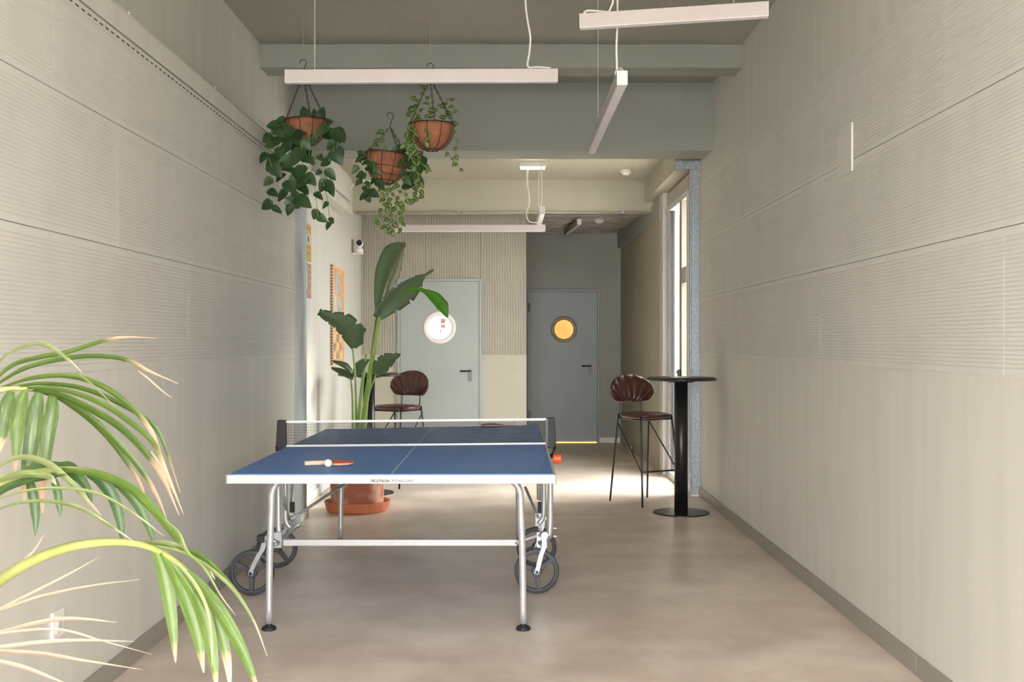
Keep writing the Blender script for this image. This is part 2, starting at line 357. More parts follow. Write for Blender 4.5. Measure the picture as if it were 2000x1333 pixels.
# vertically ribbed panels on the back wall
def vribbed(x0, x1, z0, z1):
    n = max(1, round((x1 - x0) / .03)); p = (x1 - x0) / n; t = .015; g = .007; prof = [(x0, 0)]
    for i in range(n):
        q = x0 + i * p; prof += [(q, t), (q + p * .55, t), (q + p * .68, t - g), (q + p * .87, t - g)]
    prof += [(x1, t), (x1, 0)]; k = len(prof)
    vs = [(x, 13.0 - h, z) for z in (z0, z1) for (x, h) in prof]
    fs = [(i, i + 1, k + i + 1, k + i) for i in range(k - 1)] + [tuple(range(k)), tuple(reversed(range(k, 2 * k)))]
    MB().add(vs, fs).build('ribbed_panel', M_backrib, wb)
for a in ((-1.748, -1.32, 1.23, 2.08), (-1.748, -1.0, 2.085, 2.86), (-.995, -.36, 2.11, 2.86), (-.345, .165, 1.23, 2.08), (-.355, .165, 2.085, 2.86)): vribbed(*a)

# baseboards, in lengths as laid
def baseboard(name, cuts, x0, x1, h=.085, m=M_base):
    r = thing(name, (x0, cuts[0], 0), None, None); struct(r)
    for a, b in zip(cuts, cuts[1:]): bx('board', m, (x0, x1, a + .0015, b - .0015, 0, h), r, bevel=.002)
baseboard('baseboard_right', [-1.2, .6, 2.62, 4.62, 6.60, 8.58, 9.98], XR - .012, XR + .01)
baseboard('baseboard_left', [-1.2, .2, 2.2, 4.2, 6.2, 8.36], XL - .01, XL + .012, .088)
baseboard('baseboard_left_far', [8.88, 10.9, 12.98], XF - .01, XF + .012, .07, M_white)
b = struct(bx('baseboard_back', M_white, (-1.74, -1.32, 12.985, 13.01, 0, .07))); b = struct(bx('baseboard_corridor', M_white, (1.19, 1.495, 15.285, 15.31, 0, .07)))
b = struct(bx('baseboard_corridor_right', M_corr, (1.478, 1.50, 14.0, 15.28, 0, .07)))

# galvanised posts lining the opening
p = thing('trim_5', (-1.69, 8.6, 0), None, None); struct(p, 'blue-grey steel post at the end of the left wall')
MB().box(XF - .02, XL + .004, 8.38, 8.87, .0, 2.67).build('post_casing', mat('blue_grey_paint', (.40, .455, .46), (.43, .48, .485), .5), p, bevel=.004)
bx('base_block', M_white, (XF, XL + .018, 8.56, 8.885, 0, .07), p, bevel=.003)
p = thing('trim_6', (1.64, 10.03, 0), None, None); struct(p, 'galvanised steel frame at the side window')
bx('post', M_galv, (1.602, 1.69, 10.0, 10.08, 0, 2.93), p, bevel=.004)
bx('post_lip', M_galv, (1.590, 1.603, 10.01, 10.06, 0, 2.92), p)
bx('header_plate', M_galv, (1.46, 1.69, 9.99, 10.06, 2.92, 3.005), p, bevel=.003)
bx('splice_plate', M_galv, (1.606, 1.686, 9.994, 10.003, 1.72, 1.86), p)
bx('foot_plate', M_white, (1.60, 1.694, 9.985, 10.085, 0, .012), p)

# side window
wn = thing('window_1', (1.6, 10.9, 0), None, None); struct(wn, 'tall glazed side window')
bx('lintel_panel', mat('grey_lintel_sheet', (.42, .38, .34), None, .5), (1.60, 1.66, 10.08, 11.78, 2.76, 2.90), wn)
bx('head_rail', M_alup, (1.585, 1.65, 10.08, 11.78, 2.70, 2.76), wn, .003)
bx('sill_rail', M_alup, (1.585, 1.66, 10.08, 11.78, 0, .07), wn, .003)
bx('frame_post', M_alup, (1.555, 1.65, 11.56, 11.78, .0, 2.92), wn, .004)
bx('frame_gap', M_blackm, (1.60, 1.64, 11.50, 11.56, .07, 2.70), wn)
bx('sash_post', M_alup, (1.590, 1.64, 11.30, 11.50, .07, 2.70), wn, .004)
bx('frame_gap', M_blackm, (1.60, 1.64, 11.27, 11.30, .07, 2.70), wn)
bx('mullion', mat('shaded_bronze_profile', (.30, .26, .22), None, .45), (1.578, 1.65, 10.42, 10.54, .07, 2.70), wn, .003)  # shade on the mullion is put into its darker colour
bx('sash_post', M_alup, (1.590, 1.64, 10.10, 10.20, .07, 2.70), wn, .003)
bx('transom', M_alup, (1.585, 1.645, 10.20, 10.42, 1.92, 2.07), wn, .004)
pn = MB().box(1.612, 1.62, 10.54, 11.27, .07, 2.70).build('pane', M_glass, wn)
bx('pane', M_glass, (1.612, 1.62, 10.20, 10.42, .07, 1.92), wn); bx('pane', M_glass, (1.612, 1.62, 10.20, 10.42, 2.07, 2.70), wn)
h = bx('handle', M_blackm, (1.545, 1.575, 10.44, 10.47, 1.04, 1.12), wn, .003); bx('lever', M_blackm, (1.535, 1.55, 10.36, 10.46, 1.085, 1.105), h, .003)
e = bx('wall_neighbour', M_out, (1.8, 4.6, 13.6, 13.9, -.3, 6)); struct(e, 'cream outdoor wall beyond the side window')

# ------------------------------------------------------------------ doors
def door(name, x0, x1, yw, top, mdoor, cx, cz, r, mpane, hx, hz, hdir, lab, ring):
    t = thing(name, ((x0 + x1) / 2, yw, 0), None, None); struct(t, lab)
    for a in ((x0 - .035, x0 - .004), (x1 + .004, x1 + .035)): bx('door_jamb', mdoor, (a[0], a[1], yw - .035, yw + .01, 0, top + .035), t, .003)
    bx('door_head', mdoor, (x0 - .004, x1 + .004, yw - .035, yw + .01, top + .004, top + .035), t, .003)
    # leaf with a round hole
    n = 48; fy, by = yw - .028, yw + .0
    m = MB(); ring_p = []; out_p = []
    for k in range(n):
        q = 2 * math.pi * k / n; c, s = math.cos(q), math.sin(q); ring_p.append((cx + r * c, cz + r * s))
        tx = ((x1 - cx) if c > 0 else (x0 - cx)) / c if abs(c) > 1e-6 else 1e9; tz = ((top - cz) if s > 0 else (.012 - cz)) / s if abs(s) > 1e-6 else 1e9
        u = min(tx, tz); out_p.append((cx + u * c, cz + u * s))
    for c in ((x0, .012), (x1, .012), (x1, top), (x0, top)):
        i = min(range(n), key=lambda k: (out_p[k][0] - c[0]) ** 2 + (out_p[k][1] - c[1]) ** 2); out_p[i] = c
    vs = [(p[0], fy, p[1]) for p in out_p] + [(p[0], fy, p[1]) for p in ring_p] + [(p[0], by, p[1]) for p in ring_p] + [(p[0], by, p[1]) for p in out_p]
    fs = []
    for lay in range(3):
        for k in range(n): fs.append((lay * n + k, lay * n + (k + 1) % n, (lay + 1) * n + (k + 1) % n, (lay + 1) * n + k))
    for k in range(n): fs.append((3 * n + k, 3 * n + (k + 1) % n, (k + 1) % n, k))
    m.add(vs, fs); lf = m.build('door_leaf', mdoor, t)
    MB().lathe([(r + .045, 0), (r + .045, -.008), (r + .03, -.014), (r + .004, -.012), (r - .004, -.004), (r - .004, .012), (r, .02)], (cx, fy, cz), 40, 'Y').build('porthole_ring', ring, lf, smooth=True)
    MB().lathe([(0, 0), (r, 0), (r, .006), (0, .006)], (cx, yw - .012, cz), 40, 'Y').build('porthole_pane', mpane, lf)
    hp = MB().prism([(hx + .022 * math.cos(a), hz + (.0 if math.sin(a) > 0 else -.10) + .022 * math.sin(a)) for a in [2 * math.pi * k / 20 for k in range(20)]], fy - .01, fy).build('lock_plate', M_lock, lf)
    MB().tube([(hx, fy, hz), (hx, fy - .05, hz), (hx + .02 * hdir, fy - .06, hz), (hx + .12 * hdir, fy - .06, hz)], .010, 10).build('handle', M_blackm, lf, smooth=True)
    MB().lathe([(0, -.022), (.009, -.022), (.009, 0)], (hx, fy, hz - .08), 14, 'Y').build('lock_cylinder', M_lock, lf)
    return t, lf
d1, l1 = door('door_1', -1.293, -.385, 13.0, 2.075, M_door, -.838, 1.546, .145, M_wglow, -.482, 1.04, -1, 'pale grey door with round lit porthole', M_white)
d2, l2 = door('door_2', .255, 1.16, 15.3, 2.06, M_door_shaded, .708, 1.548, .135, M_yglow, 1.07, 1.05, -1, 'grey-blue door, shade put into its colour, with yellow lit porthole', mat('porthole_brass', (.30, .24, .16), None, .4))
for (x, z, a, b) in ((-.80, 1.62, .05, .05), (-.80, 1.56, .04, .035), (-.83, 1.50, .012, .03)): bx('pane_print', M_pglow, (x - a / 2, x + a / 2, 12.983, 12.9875, z - b / 2, z + b / 2), l1)
for z in (1.78, .3): MB().tube([(.235, 15.262, z), (.235, 15.262, z + .13)], .012, 10).build('hinge', M_chrome, d2, smooth=True)
bx('threshold_glow', emit('yellow_light_gap', (1, .55, .12), 1.2), (.26, 1.155, 15.262, 15.27, .001, .011), d2)

# ------------------------------------------------------------------ cable tray, duct, small wall fittings
t = thing('cable_tray', (-1.73, 5, 2.67), 'long cream cable tray running along the top of the left wall', 'cable tray')
bx('tray_body', M_wall, (XU + .002, XL + .004, -1.2, 8.378, 2.672, 2.765), t, .004); bx('tray_body', M_wall, (XF + .002, XL + .004, 8.382, 11.4, 2.675, 2.765), t, .004)
MB().tube([(-1.655, -1.2, 2.782), (-1.655, 11.3, 2.782)], .014, 10).build('conduit', M_wall, t, smooth=True)
for y in (2.0, 3.4, 4.8, 6.2, 7.6, 9.0, 10.4): bx('conduit_clip', M_wall, (-1.672, -1.640, y, y + .02, 2.765, 2.797), t, .003)
sl = MB(); y = .2
while y < 8.3: sl.box(XL + .001, XL + .0045, y, y + .033, 2.636, 2.642); y += .062
sl = sl.build('slot_row', M_hole, wl); sl['kind'] = 'stuff'
bx('slot_strip', M_wall, (XL - .005, XL + .003, .0, 8.36, 2.625, 2.660), wl)
du = thing('duct_box', (-1.7, 10.4, 2.8), 'boxed cream duct above the cable tray before the back beam', 'duct')
bx('duct_body', M_wall, (XF + .002, XL, 9.82, 11.24, 2.80, 3.045), du, .004)
MB().tube(spline([(-1.66, 11.24, 2.86), (-1.62, 11.3, 2.95), (-1.52, 11.35, 3.01), (-1.40, 11.4, 3.02)]), .012, 8).build('white_pipe', M_cable, du, smooth=True)
for q in (0, .06): bx('bracket', M_wall, (-1.72 + q, -1.69 + q, 11.26, 11.30, 2.80, 3.02 - q), du, .002)
cd = thing('ceiling_conduit', (0, 12.28, 2.80), 'thin grey conduit along the bottom of the cream back beam', 'conduit')
MB().tube([(-1.70, 12.285, 2.80), (1.49, 12.285, 2.80)], .011, 8).build('pipe', M_corr, cd, smooth=True)
for x in (-1.5, -.6, .3, 1.2): bx('clip', M_galv, (x, x + .03, 12.268, 12.31, 2.785, 2.815), cd)
hp = thing('wall_hatch', (XR, 5.58, 2.23), 'small square painted cover plate high on the right wall', 'cover plate')
bx('plate', M_panel, (XR - .022, XR - .011, 5.47, 5.70, 2.215, 2.455), hp, .003)
bx('back_box', M_panel, (XR - .014, XR, 5.49, 5.68, 2.235, 2.435), hp)
so_ = thing('wall_socket', (XL, 4.0, .33), 'white power socket low on the left wall behind the palm', 'socket')
bx('cover', M_white, (XL, XL + .012, 3.95, 4.05, .325, .42), so_, .003)
fr = bx('insert', M_white, (XL + .011, XL + .016, 3.967, 4.033, .342, .404), so_, .002)
MB().lathe([(0, .0165), (.017, .0165), (.022, .018), (.022, .0)], (XL + .001, 4.0, .373), 20, 'X').build('outlet', mat('socket_grey', (.5, .49, .47), None, .5), so_)
sc = thing('security_camera', (XF, 12.25, 2.36), 'small white security camera with black face on the far left wall', 'camera')
bx('wall_plate', mat('bracket_grey', (.25, .24, .22), None, .5), (XF, XF + .012, 12.18, 12.28, 2.34, 2.50), sc, .003)
bx('shelf', M_white, (XF, XF + .13, 12.17, 12.27, 2.335, 2.347), sc, .003)
MB().lathe([(0, 0), (.042, 0), (.048, .012), (.046, .04), (.030, .062), (0, .066)], (XF + .08, 12.22, 2.347), 24).build('camera_base', M_white, sc, smooth=True)
hd = MB().lathe([(.046 * math.sin(math.pi * k / 14), .046 * math.cos(math.pi * k / 14)) for k in range(15)], (XF + .08, 12.22, 2.452), 24).build('camera_head', M_white, sc, smooth=True)
f = MB().lathe([(0, -.050), (.018, -.049), (.030, -.042), (.033, -.034)], (XF + .087, 12.22, 2.457), 24, 'Y').build('lens_face', M_blackm, hd, smooth=True)
sd = thing('smoke_detector', (1.18, 11.6, 3.16), 'round white smoke detector on the cream ceiling before the doors', 'smoke detector')
MB().lathe([(0, 3.16), (.055, 3.16), (.055, 3.132), (.047, 3.125), (0, 3.125)], (1.18, 11.6, 0), 28).build('base', M_white, sd, smooth=False)
MB().lathe([(0, 3.125), (.035, 3.125), (.030, 3.108), (0, 3.105)], (1.18, 11.6, 0), 28).build('sensor', M_white, sd)
sd = thing('dome_lamp', (1.06, 13.6, 2.865), 'small pale dome lamp under the corrugated corridor ceiling', 'lamp')
MB().lathe([(0, 2.866), (.075, 2.866), (.075, 2.855), (0, 2.855)], (1.06, 13.6, 0), 28).build('base', M_white, sd)
MB().lathe([(.068, 2.855), (.06, 2.835), (.035, 2.82), (0, 2.815)], (1.06, 13.6, 0), 28).build('shade', M_white, sd, smooth=True)

# signs and pin board on the far left wall
sg = thing('yellow_sign', (XF, 9.56, 2.05), 'narrow yellow printed sign on the wall beside the steel post', 'sign')
bx('plate', M_yellow, (XF, XF + .006, 9.43, 9.72, 2.07, 2.39), sg)
bx('white_field', M_paper2, (XF + .005, XF + .008, 9.46, 9.69, 2.22, 2.30), sg); bx('symbol', M_signink, (XF + .007, XF + .009, 9.55, 9.61, 2.235, 2.285), sg)
for z in (2.34, 2.18, 2.13): bx('text_bar', mat('sign_amber', (.46, .24, .06), None, .6), (XF + .005, XF + .008, 9.47, 9.68, z, z + .022), sg)
sg = thing('red_sign', (XF, 9.56, 1.75), 'faded red printed sign below the yellow sign', 'sign')
bx('plate', M_redsign, (XF, XF + .006, 9.43, 9.72, 1.755, 2.05), sg)
bx('white_field', M_paper2, (XF + .005, XF + .008, 9.45, 9.54, 1.83, 2.03), sg)
for z in (1.99, 1.94, 1.89, 1.80): bx('text_bar', mat('sign_pale_red', (.46, .34, .31), None, .6), (XF + .005, XF + .008, 9.57, 9.70, z, z + .022), sg)
cb = thing('pin_board', (XF, 11.1, 1.17), 'tall cork pin board with prints on the far left wall', 'pin board')
bx('board', M_cork, (XF, XF + .02, 10.80, 11.48, 1.18, 2.10), cb)
for a in ((10.77, 10.80, 1.15, 2.13), (11.48, 11.51, 1.15, 2.13)): bx('frame_side', M_wood, (XF, XF + .028, *a), cb, .002)
for a in ((10.80, 11.48, 1.15, 1.18), (10.80, 11.48, 2.10, 2.13)): bx('frame_rail', M_wood, (XF, XF + .028, *a), cb, .002)
dn = MB()
for k in range(34): dn.box(XF + .004, XF + .024, 10.764, 10.772, 1.16 + k * .0285, 1.175 + k * .0285)
dn = dn.build('frame_beading', mat('frame_dark_bead', (.22, .12, .07), None, .6), cb); dn['kind'] = 'stuff'
for i, (a, b, z0, z1) in enumerate(((10.95, 11.2, 1.86, 2.06), (10.86, 11.02, 1.62, 1.84), (11.12, 11.34, 1.66, 1.84), (10.86, 11.0, 1.50, 1.60), (11.1, 11.3, 1.48, 1.64))):
    bx('print', [M_paper1, M_paper2, M_paper1, M_paper2, M_paper2][i], (XF + .02, XF + .023, a, b, z0, z1), cb)
for i in range(9):
    a = 10.86 + (i % 3) * .19 + random.uniform(-.03, .03); z = 1.21 + (i // 3) * .085; bx('photo_print', M_paper3 if i % 2 else M_wood, (XF + .02, XF + .0225 + .001 * (i % 2), a, a + .13, z, z + .07), cb)

# ------------------------------------------------------------------ pendant lamps
def pendant(a, b, label, hang, cable=None, dark=False, hgt=.07, wid=.052, ceil=3.55, wires=()):
    """linear lamp between bottom-axis points a and b"""
    a, b = Vector(a), Vector(b); c = (a + b) / 2; L = (b - a).length; ax = (b - a).normalized()
    t = thing('linear_pendant_lamp', c, label, 'pendant lamp', 'linear pendant lamps')
    side = Vector((0, 0, 1)).cross(ax).normalized() * (wid / 2); up = Vector((0, 0, hgt))
    def bar(nm, m, z0, z1, e, ws, bev):
        A, B = a + ax * e, b - ax * e; u0, u1 = Vector((0, 0, z0)), Vector((0, 0, z1)); s = side * ws
        return MB().add([A - s + u0, B - s + u0, B + s + u0, A + s + u0, A - s + u1, B - s + u1, B + s + u1, A + s + u1],
            [(0, 3, 2, 1), (4, 5, 6, 7), (0, 1, 5, 4), (1, 2, 6, 5), (2, 3, 7, 6), (3, 0, 4, 7)]).build(nm, m, t, bevel=bev)
    bar('housing', M_corr if dark else M_lamp, .003, hgt, .002, 1, .002)
    bar('diffuser', mat('lamp_diffuser', (.80, .78, .80), None, .55), .0, .004, .004, .86, 0)
    for (p0, p1) in ((a, a + ax * .003), (b - ax * .003, b)):
        s = side * 1.0
        MB().add([p0 - s, p1 - s, p1 + s, p0 + s, p0 - s + up, p1 - s + up, p1 + s + up, p0 + s + up], [(0, 3, 2, 1), (4, 5, 6, 7), (0, 1, 5, 4), (1, 2, 6, 5), (2, 3, 7, 6), (3, 0, 4, 7)]).build('end_cap', M_white, t)
    for u in wires:
        q = a + ax * L * u + up; MB().tube([q, (q.x, q.y, ceil)], .0016, 6).build('suspension_wire', M_galv if dark else M_cable, t)
    if cable:
        MB().tube(spline(cable, 6), .0055, 8).build('power_cable', M_cable, t, smooth=True)
    return t
zb = lambda y, d: EYE - (y - 665) * d / F
X = lambda x, d: (x - 1000) * d / F
d = 6.1
pendant((X(558, d), d, zb(160, d)), (X(1089, d), d, zb(158, d)), 'long white linear pendant lamp hanging in front of the planted baskets', 0,
        [P(1076, 130, d), P(1050, 128, d), P(1031, 127, d), P(1034, 100, d), P(1036, 70, d), P(1031, 40, d), P(1027, 10, d), P(1025, -40, d), (X(1025, d), d, 3.55)], wires=(.107,))
d = 5.5
pendant((X(1133, d), d, zb(54, d)), (X(1487, d), d - .15, zb(48, d)), 'shorter white linear pendant lamp, topmost and nearest the right wall', 0,
        [P(1140, 23, d), P(1148, 18, d), P(1170, 19, d), P(1188, 20, d), P(1193, 12, d), P(1197, 0, d), P(1197, -30, d), (X(1197, d), d, 3.55)], wires=(.82,))
pendant((.538, 5.46, zb(163, 5.46)), (.538, 7.6, zb(163, 5.46) + .02), 'white linear pendant lamp pointing away towards the back doors', 0,
        [P(1220, 140, 5.52), P(1212, 131, 5.56), P(1204, 136, 5.6), P(1202, 144, 5.6), P(1205, 132, 5.6), P(1204, 90, 5.6), P(1206, 40, 5.6), P(1206, -30, 5.6), (X(1206, 5.6), 5.6, 3.55)], wires=(.72,))
d = 11.0
pendant((X(773, d), d, zb(450, d)), (X(1065, d), d, zb(450, d)), 'far white linear pendant lamp hanging across before the pale grey door', 0,
        [P(1060, 437, d), P(1052, 433, d), P(1034, 430, d), P(1028, 415, d), P(1034, 390, d), P(1029, 350, d), P(1030, 325, d)], ceil=3.16, hgt=.066, wires=(.885,))
pendant((.285, 10.45, 2.575), (.27, 11.95, 2.575), 'far white linear pendant lamp pointing at the corridor door', 0,
        [P(1052, 402, 10.5), P(1056, 397, 10.5), P(1058, 380, 10.5), P(1058, 340, 10.7), P(1057, 318, 10.9)], ceil=3.16, wires=(.7,))
pendant((.80, 13.3, 2.77), (.705, 14.6, 2.77), 'unlit dark linear lamp under the corrugated corridor ceiling', 0, None, True, ceil=2.866, wires=(.1, .9))
cl = thing('ceiling_light', (.21, 11.1, 3.16), 'small lit white strip light on the cream ceiling', 'ceiling light')
bx('housing', M_white, (.075, .335, 11.07, 11.15, 3.115, 3.16), cl, .004)
MB().tube([(.085, 11.11, 3.108), (.325, 11.11, 3.108)], .016, 12).build('lit_tube', M_glow, cl, smooth=True)

# ------------------------------------------------------------------ table tennis table
TX0, TX1, TY0, TY1, TZ = -1.322, .203, 5.18, 7.92, .76
tt = thing('table_tennis_table', (-.56, 6.55, 0), 'blue table tennis table on wheels in the middle of the room', 'table')
def warp(o):
    for v in o.data.vertices:
        k = max(0, (v.co.y - TY0) / 2.74) * max(0, (v.co.x - TX0) / 1.525); v.co.z += .030 * k * (1 if v.co.y > TY0 else 0) - .004 * max(0, (v.co.y - 6.55) / 1.37)
    return o
def half(y0, y1, front):
    top = warp(MB().grid(lambda u, v: (TX0 + .012 + (TX1 - TX0 - .024) * u, y0 + .012 + (y1 - y0 - .024) * v, TZ), 8, 8).build('table_half', M_blue, tt, solid=.012))
    def bar(nm, m, *a, par=top): 
        n = MB(); n.box(*a); return warp(n.build(nm, m, par, bevel=.002))
    bar('frame_edge', M_alup, TX0, TX1, y0, y0 + .014, TZ - .038, TZ + .003); bar('frame_edge', M_alup, TX0, TX1, y1 - .014, y1, TZ - .038, TZ + .003)
    for x in (TX0, TX1 - .014): bar('frame_edge', M_alup, x, x + .014, y0 + .014, y1 - .014, TZ - .038, TZ + .003)
    cx = (TX0 + TX1) / 2
    warp(MB().grid(lambda u, v: (cx - .0018 + .0036 * u, y0 + .014 + (y1 - y0 - .028) * v, TZ + .0066), 1, 8).build('centre_line', M_line, top, solid=.0008))
    e = y0 if front else y1
    for x in (TX0, TX1): bar('corner_cap', mat('corner_grey', (.25, .25, .26), None, .5), x - .003, x + .003, e - .003, e + .02, TZ - .040, TZ + .004)
    return top
hf = half(TY0, 6.545, True); hb = half(6.555, TY1, False)
# maker's lettering on the front edge
def text(s, x, z, size, y, par, width, bold=0, space=1):
    cu = bpy.data.curves.new('lettering', 'FONT'); cu.body = s; cu.size = size; cu.extrude = .0003; cu.offset = bold; cu.space_character = space
    o = bpy.data.objects.new('lettering', cu); C.objects.link(o); dg = bpy.context.evaluated_depsgraph_get()
    me = bpy.data.meshes.new_from_object(o.evaluated_get(dg)); bpy.data.objects.remove(o)
    xs = [v.co.x for v in me.vertices]; k = width / (max(xs) - min(xs)); x00 = min(xs)
    for v in me.vertices:
        a, b, c = v.co; v.co = (x + (a - x00) * k, y - c, z + b)
    me.materials.append(M_ink); return link('lettering', me, par)
zt = EYE - (939.2 - 665) / 422
text('DECATHLON', X(723.5, TY0), zt, .0165, TY0 - .0016, hf, 37 / 422, .0007)
text('PONGORI', X(766.5, TY0), zt, .0165, TY0 - .0016, hf, 40.5 / 422, .0003, 1.3)
bx('divider', M_ink, (X(763, TY0), X(763.5, TY0), TY0 - .0016, TY0 - .0004, zt - .006, zt + .018), hf)
# legs
for (x, y, s, nm) in ((-1.164, 5.36, 1, 'f'), (.054, 5.36, -1, 'f'), (-1.18, 7.70, 1, 'b'), (.045, 7.70, -1, 'b')):
    xt = x + .012 * (1 if s > 0 else -1)
    pts = [(x, y, .03), (x + .004 * s, y, .35), (xt, y, .58), (xt + .004 * s, y, .66), (xt + .03 * s, y, .705), (xt + .07 * s, y, .722)]
    lg = MB().tube(spline(pts, 5), .0165, 14).build('leg', M_silver, tt, smooth=True)
    MB().lathe([(0, .034), (.016, .034), (.016, .022), (.030, .016), (.036, .006), (.034, 0), (0, 0)], (x, y, 0), 20).build('foot', M_blackm, lg, smooth=True)
for y in (5.36, 7.70): MB().tube([(-1.09, y, .722), (-.03, y, .722)], .0155, 12).build('leg_crossbar', M_silver, tt, smooth=True)
# wheels: round faces turned to the viewer
def wheel(cx, cy, rot):
    r = .123
    t = MB().lathe([(r - .024, -.013), (r - .014, -.016), (r - .012, -.012), (r - .005, -.016), (r, -.009), (r, .009), (r - .006, .016), (r - .024, .014), (r - .028, 0), (r - .024, -.013)], (cx, cy, r), 40, 'Y').build('wheel', M_rubber, tt, smooth=True)
    MB().lathe([(0, -.017), (.026, -.017), (.030, -.010), (.030, .010), (.026, .017), (0, .017)], (cx, cy, r), 24, 'Y').build('hub', M_rubber, t)
    for k in range(3):
        q = rot + k * 2 * math.pi / 3; c, s = math.cos(q), math.sin(q); w0, w1 = .015, .011
        P2 = lambda u, v: (cx + c * u - s * v, r + s * u + c * v)
        MB().prism([P2(.020, -w0), P2(r - .015, -w1), P2(r - .015, w1), P2(.020, w0)], cy - .010, cy + .010).build('spoke', M_rubber, t, bevel=.002)
    return t
wheels = [(-1.416, 6.09, -math.pi / 2), (-1.434, 6.83, -.9), (.136, 6.13, -1.45), (.150, 6.85, -.7)]
for w_ in wheels: wheel(*w_)
def flat(name, pts, wd, th, m=M_chrome, par=tt):
    """flat bar along pts in the x-z plane"""
    pts = spline(pts, 5); mm = MB(); n = len(pts); vs = []
    for i, p in enumerate(pts):
        t = (pts[min(i + 1, n - 1)] - pts[max(i - 1, 0)]).normalized(); nrm = Vector((-t.z, 0, t.x)) * wd / 2
        for (a, y) in ((1, -th), (-1, -th), (-1, 0), (1, 0)): vs.append(p + nrm * a + Vector((0, y, 0)))
    fs = [(i * 4 + k, i * 4 + (k + 1) % 4, i * 4 + 4 + (k + 1) % 4, i * 4 + 4 + k) for i in range(n - 1) for k in range(4)] + [(0, 1, 2, 3), (4 * n - 1, 4 * n - 2, 4 * n - 3, 4 * n - 4)]
    return mm.add(vs, fs).build(name, m, par, bevel=.001)
for (cx, cy, _), (tx, tz) in zip(wheels, ((-1.345, .315), (-1.36, .30), (.178, .325), (.19, .31))):
    y = cy - .022
    fk = flat('wheel_fork', [(cx - .004, y, .112), (cx + .006, y, .145), (cx + (tx - cx) * .55, y, .215), (tx - .004, y, .26), (tx, y, tz)], .024, .005)
    MB().lathe([(0, -.008), (.009, -.008), (.009, 0)], (cx, y - .004, .123), 12, 'Y').build('axle_bolt', M_black, fk)
    MB().lathe([(0, -.02), (.019, -.02), (.019, .03), (0, .03)], (tx, y - .005, tz), 16, 'Y').build('pivot', M_chrome, fk)
    flat('wheel_fork', [(cx - .004, cy + .026, .112), (cx + .006, cy + .026, .145), (cx + (tx - cx) * .55, cy + .026, .215), (tx, cy + .026, tz)], .024, .005)
# chassis
for (x, y, r, zt_, zb_) in ((-1.293, 6.2, .0155, .73, .275), (-1.300, 6.42, .0145, .73, .31), (.212, 6.2, .0165, .73, .29), (.184, 6.45, .0145, .73, .33)):
    s = 1 if x < -.5 else -1
    MB().tube(spline([(x, y, zt_), (x, y, zb_ + .12), (x + .004 * s, y, zb_ + .04), (x + .03 * s * (1 if r < .015 else .3), y, zb_)], 5), r, 12).build('frame_tube', M_silver, tt, smooth=True)
for (xa, xb, y, za, zc) in ((-1.298, -1.345, 6.8, .73, .40), (-1.34, -1.352, 6.85, .73, .40), (.150, .158, 6.8, .73, .42), (.172, .170, 6.75, .73, .42)):
    MB().tube([(xa, y, za), (xb, y, zc)], .0065, 8).build('guide_rod', M_silver, tt, smooth=True)
MB().tube([P(568, 1012, 6.75), P(678, 940, 7.3)], .0095, 10).build('diagonal_brace', M_silver, tt, smooth=True)
MB().tube([P(1051, 1008, 6.75), P(1026, 950, 7.3)], .0095, 10).build('diagonal_brace', M_silver, tt, smooth=True)
MB().tube([P(563, 1012, 6.7), P(549, 940, 5.75)], .0095, 10).build('diagonal_brace', M_silver, tt, smooth=True)
bx('crossbar', M_alup, (-1.27, .03, 6.20, 6.235, .247, .283), tt, .004)
MB().tube(spline([(.02, 6.21, .262), (.08, 6.2, .285), (.15, 6.18, .312), (.178, 6.15, .32)], 4), .013, 10).build('crossbar_arm', M_silver, tt, smooth=True)
for s, x in ((1, -1.30), (-1, .165)):
    bx('hinge_plate', M_chrome, (x - .03, x + .03, 6.17, 6.18, .24, .33), tt, .003)
    bx('hinge_plate', M_chrome, (x - .025, x + .025, 6.78, 6.785, .26, .34), tt, .003)
    MB().tube([(x, 6.15, .266), (x, 6.86, .266)], .012, 10).build('side_rail', M_silver, tt, smooth=True)
    bx('lock_bracket', M_blackm, (x - .012, x + .012, 6.60, 6.64, .37, .43), tt, .003)
    MB().tube([(x - .045 * s, 6.16, .30), (x + .02 * s, 6.16, .268)], .011, 10).build('crossbar_joint', M_chrome, tt, smooth=True)
bx('fork_cap', M_blackm, (-1.375, -1.335, 6.03, 6.09, .295, .335), tt, .004)
for z in (.345, .30): MB().lathe([(0, 0), (.008, 0), (.008, .02), (0, .02)], (.228, 6.2, z), 10, 'X').build('bolt', M_chrome, tt)
# net
nt_ = thing('table_net', (-.56, 6.55, TZ), 'dark mesh net with white tape clamped across the blue table', 'net')
netz0, netz1 = TZ + .018, TZ + .157
y = 6.55; xa, xb = TX0 - .005, TX1 + .004
tape = lambda z0, z1, nm: warp(MB().grid(lambda u, v: (xa + (xb - xa) * u, y, z0 + (z1 - z0) * v), 8, 1).build(nm, M_line, nt_, solid=.004))
tape(netz1 - .013, netz1, 'top_tape'); tape(netz0 - .014, netz0 - .003, 'bottom_cord')
nm = MB(); n = int((xb - xa) / .0075)
for i in range(n):
    x = xa + (xb - xa) * i / n; nm.box(x - .0005, x + .0005, y - .0005, y + .0007, netz0 - .003, netz1 - .012)
for k in range(19):
    z = netz0 + (netz1 - netz0) * k / 19
    for i in range(8): nm.box(xa + (xb - xa) * i / 8, xa + (xb - xa) * (i + 1) / 8, y - .001, y + .001, z - .0010, z + .0010)
o = warp(nm.build('mesh_cords', M_blackm, nt_)); o['kind'] = 'stuff'
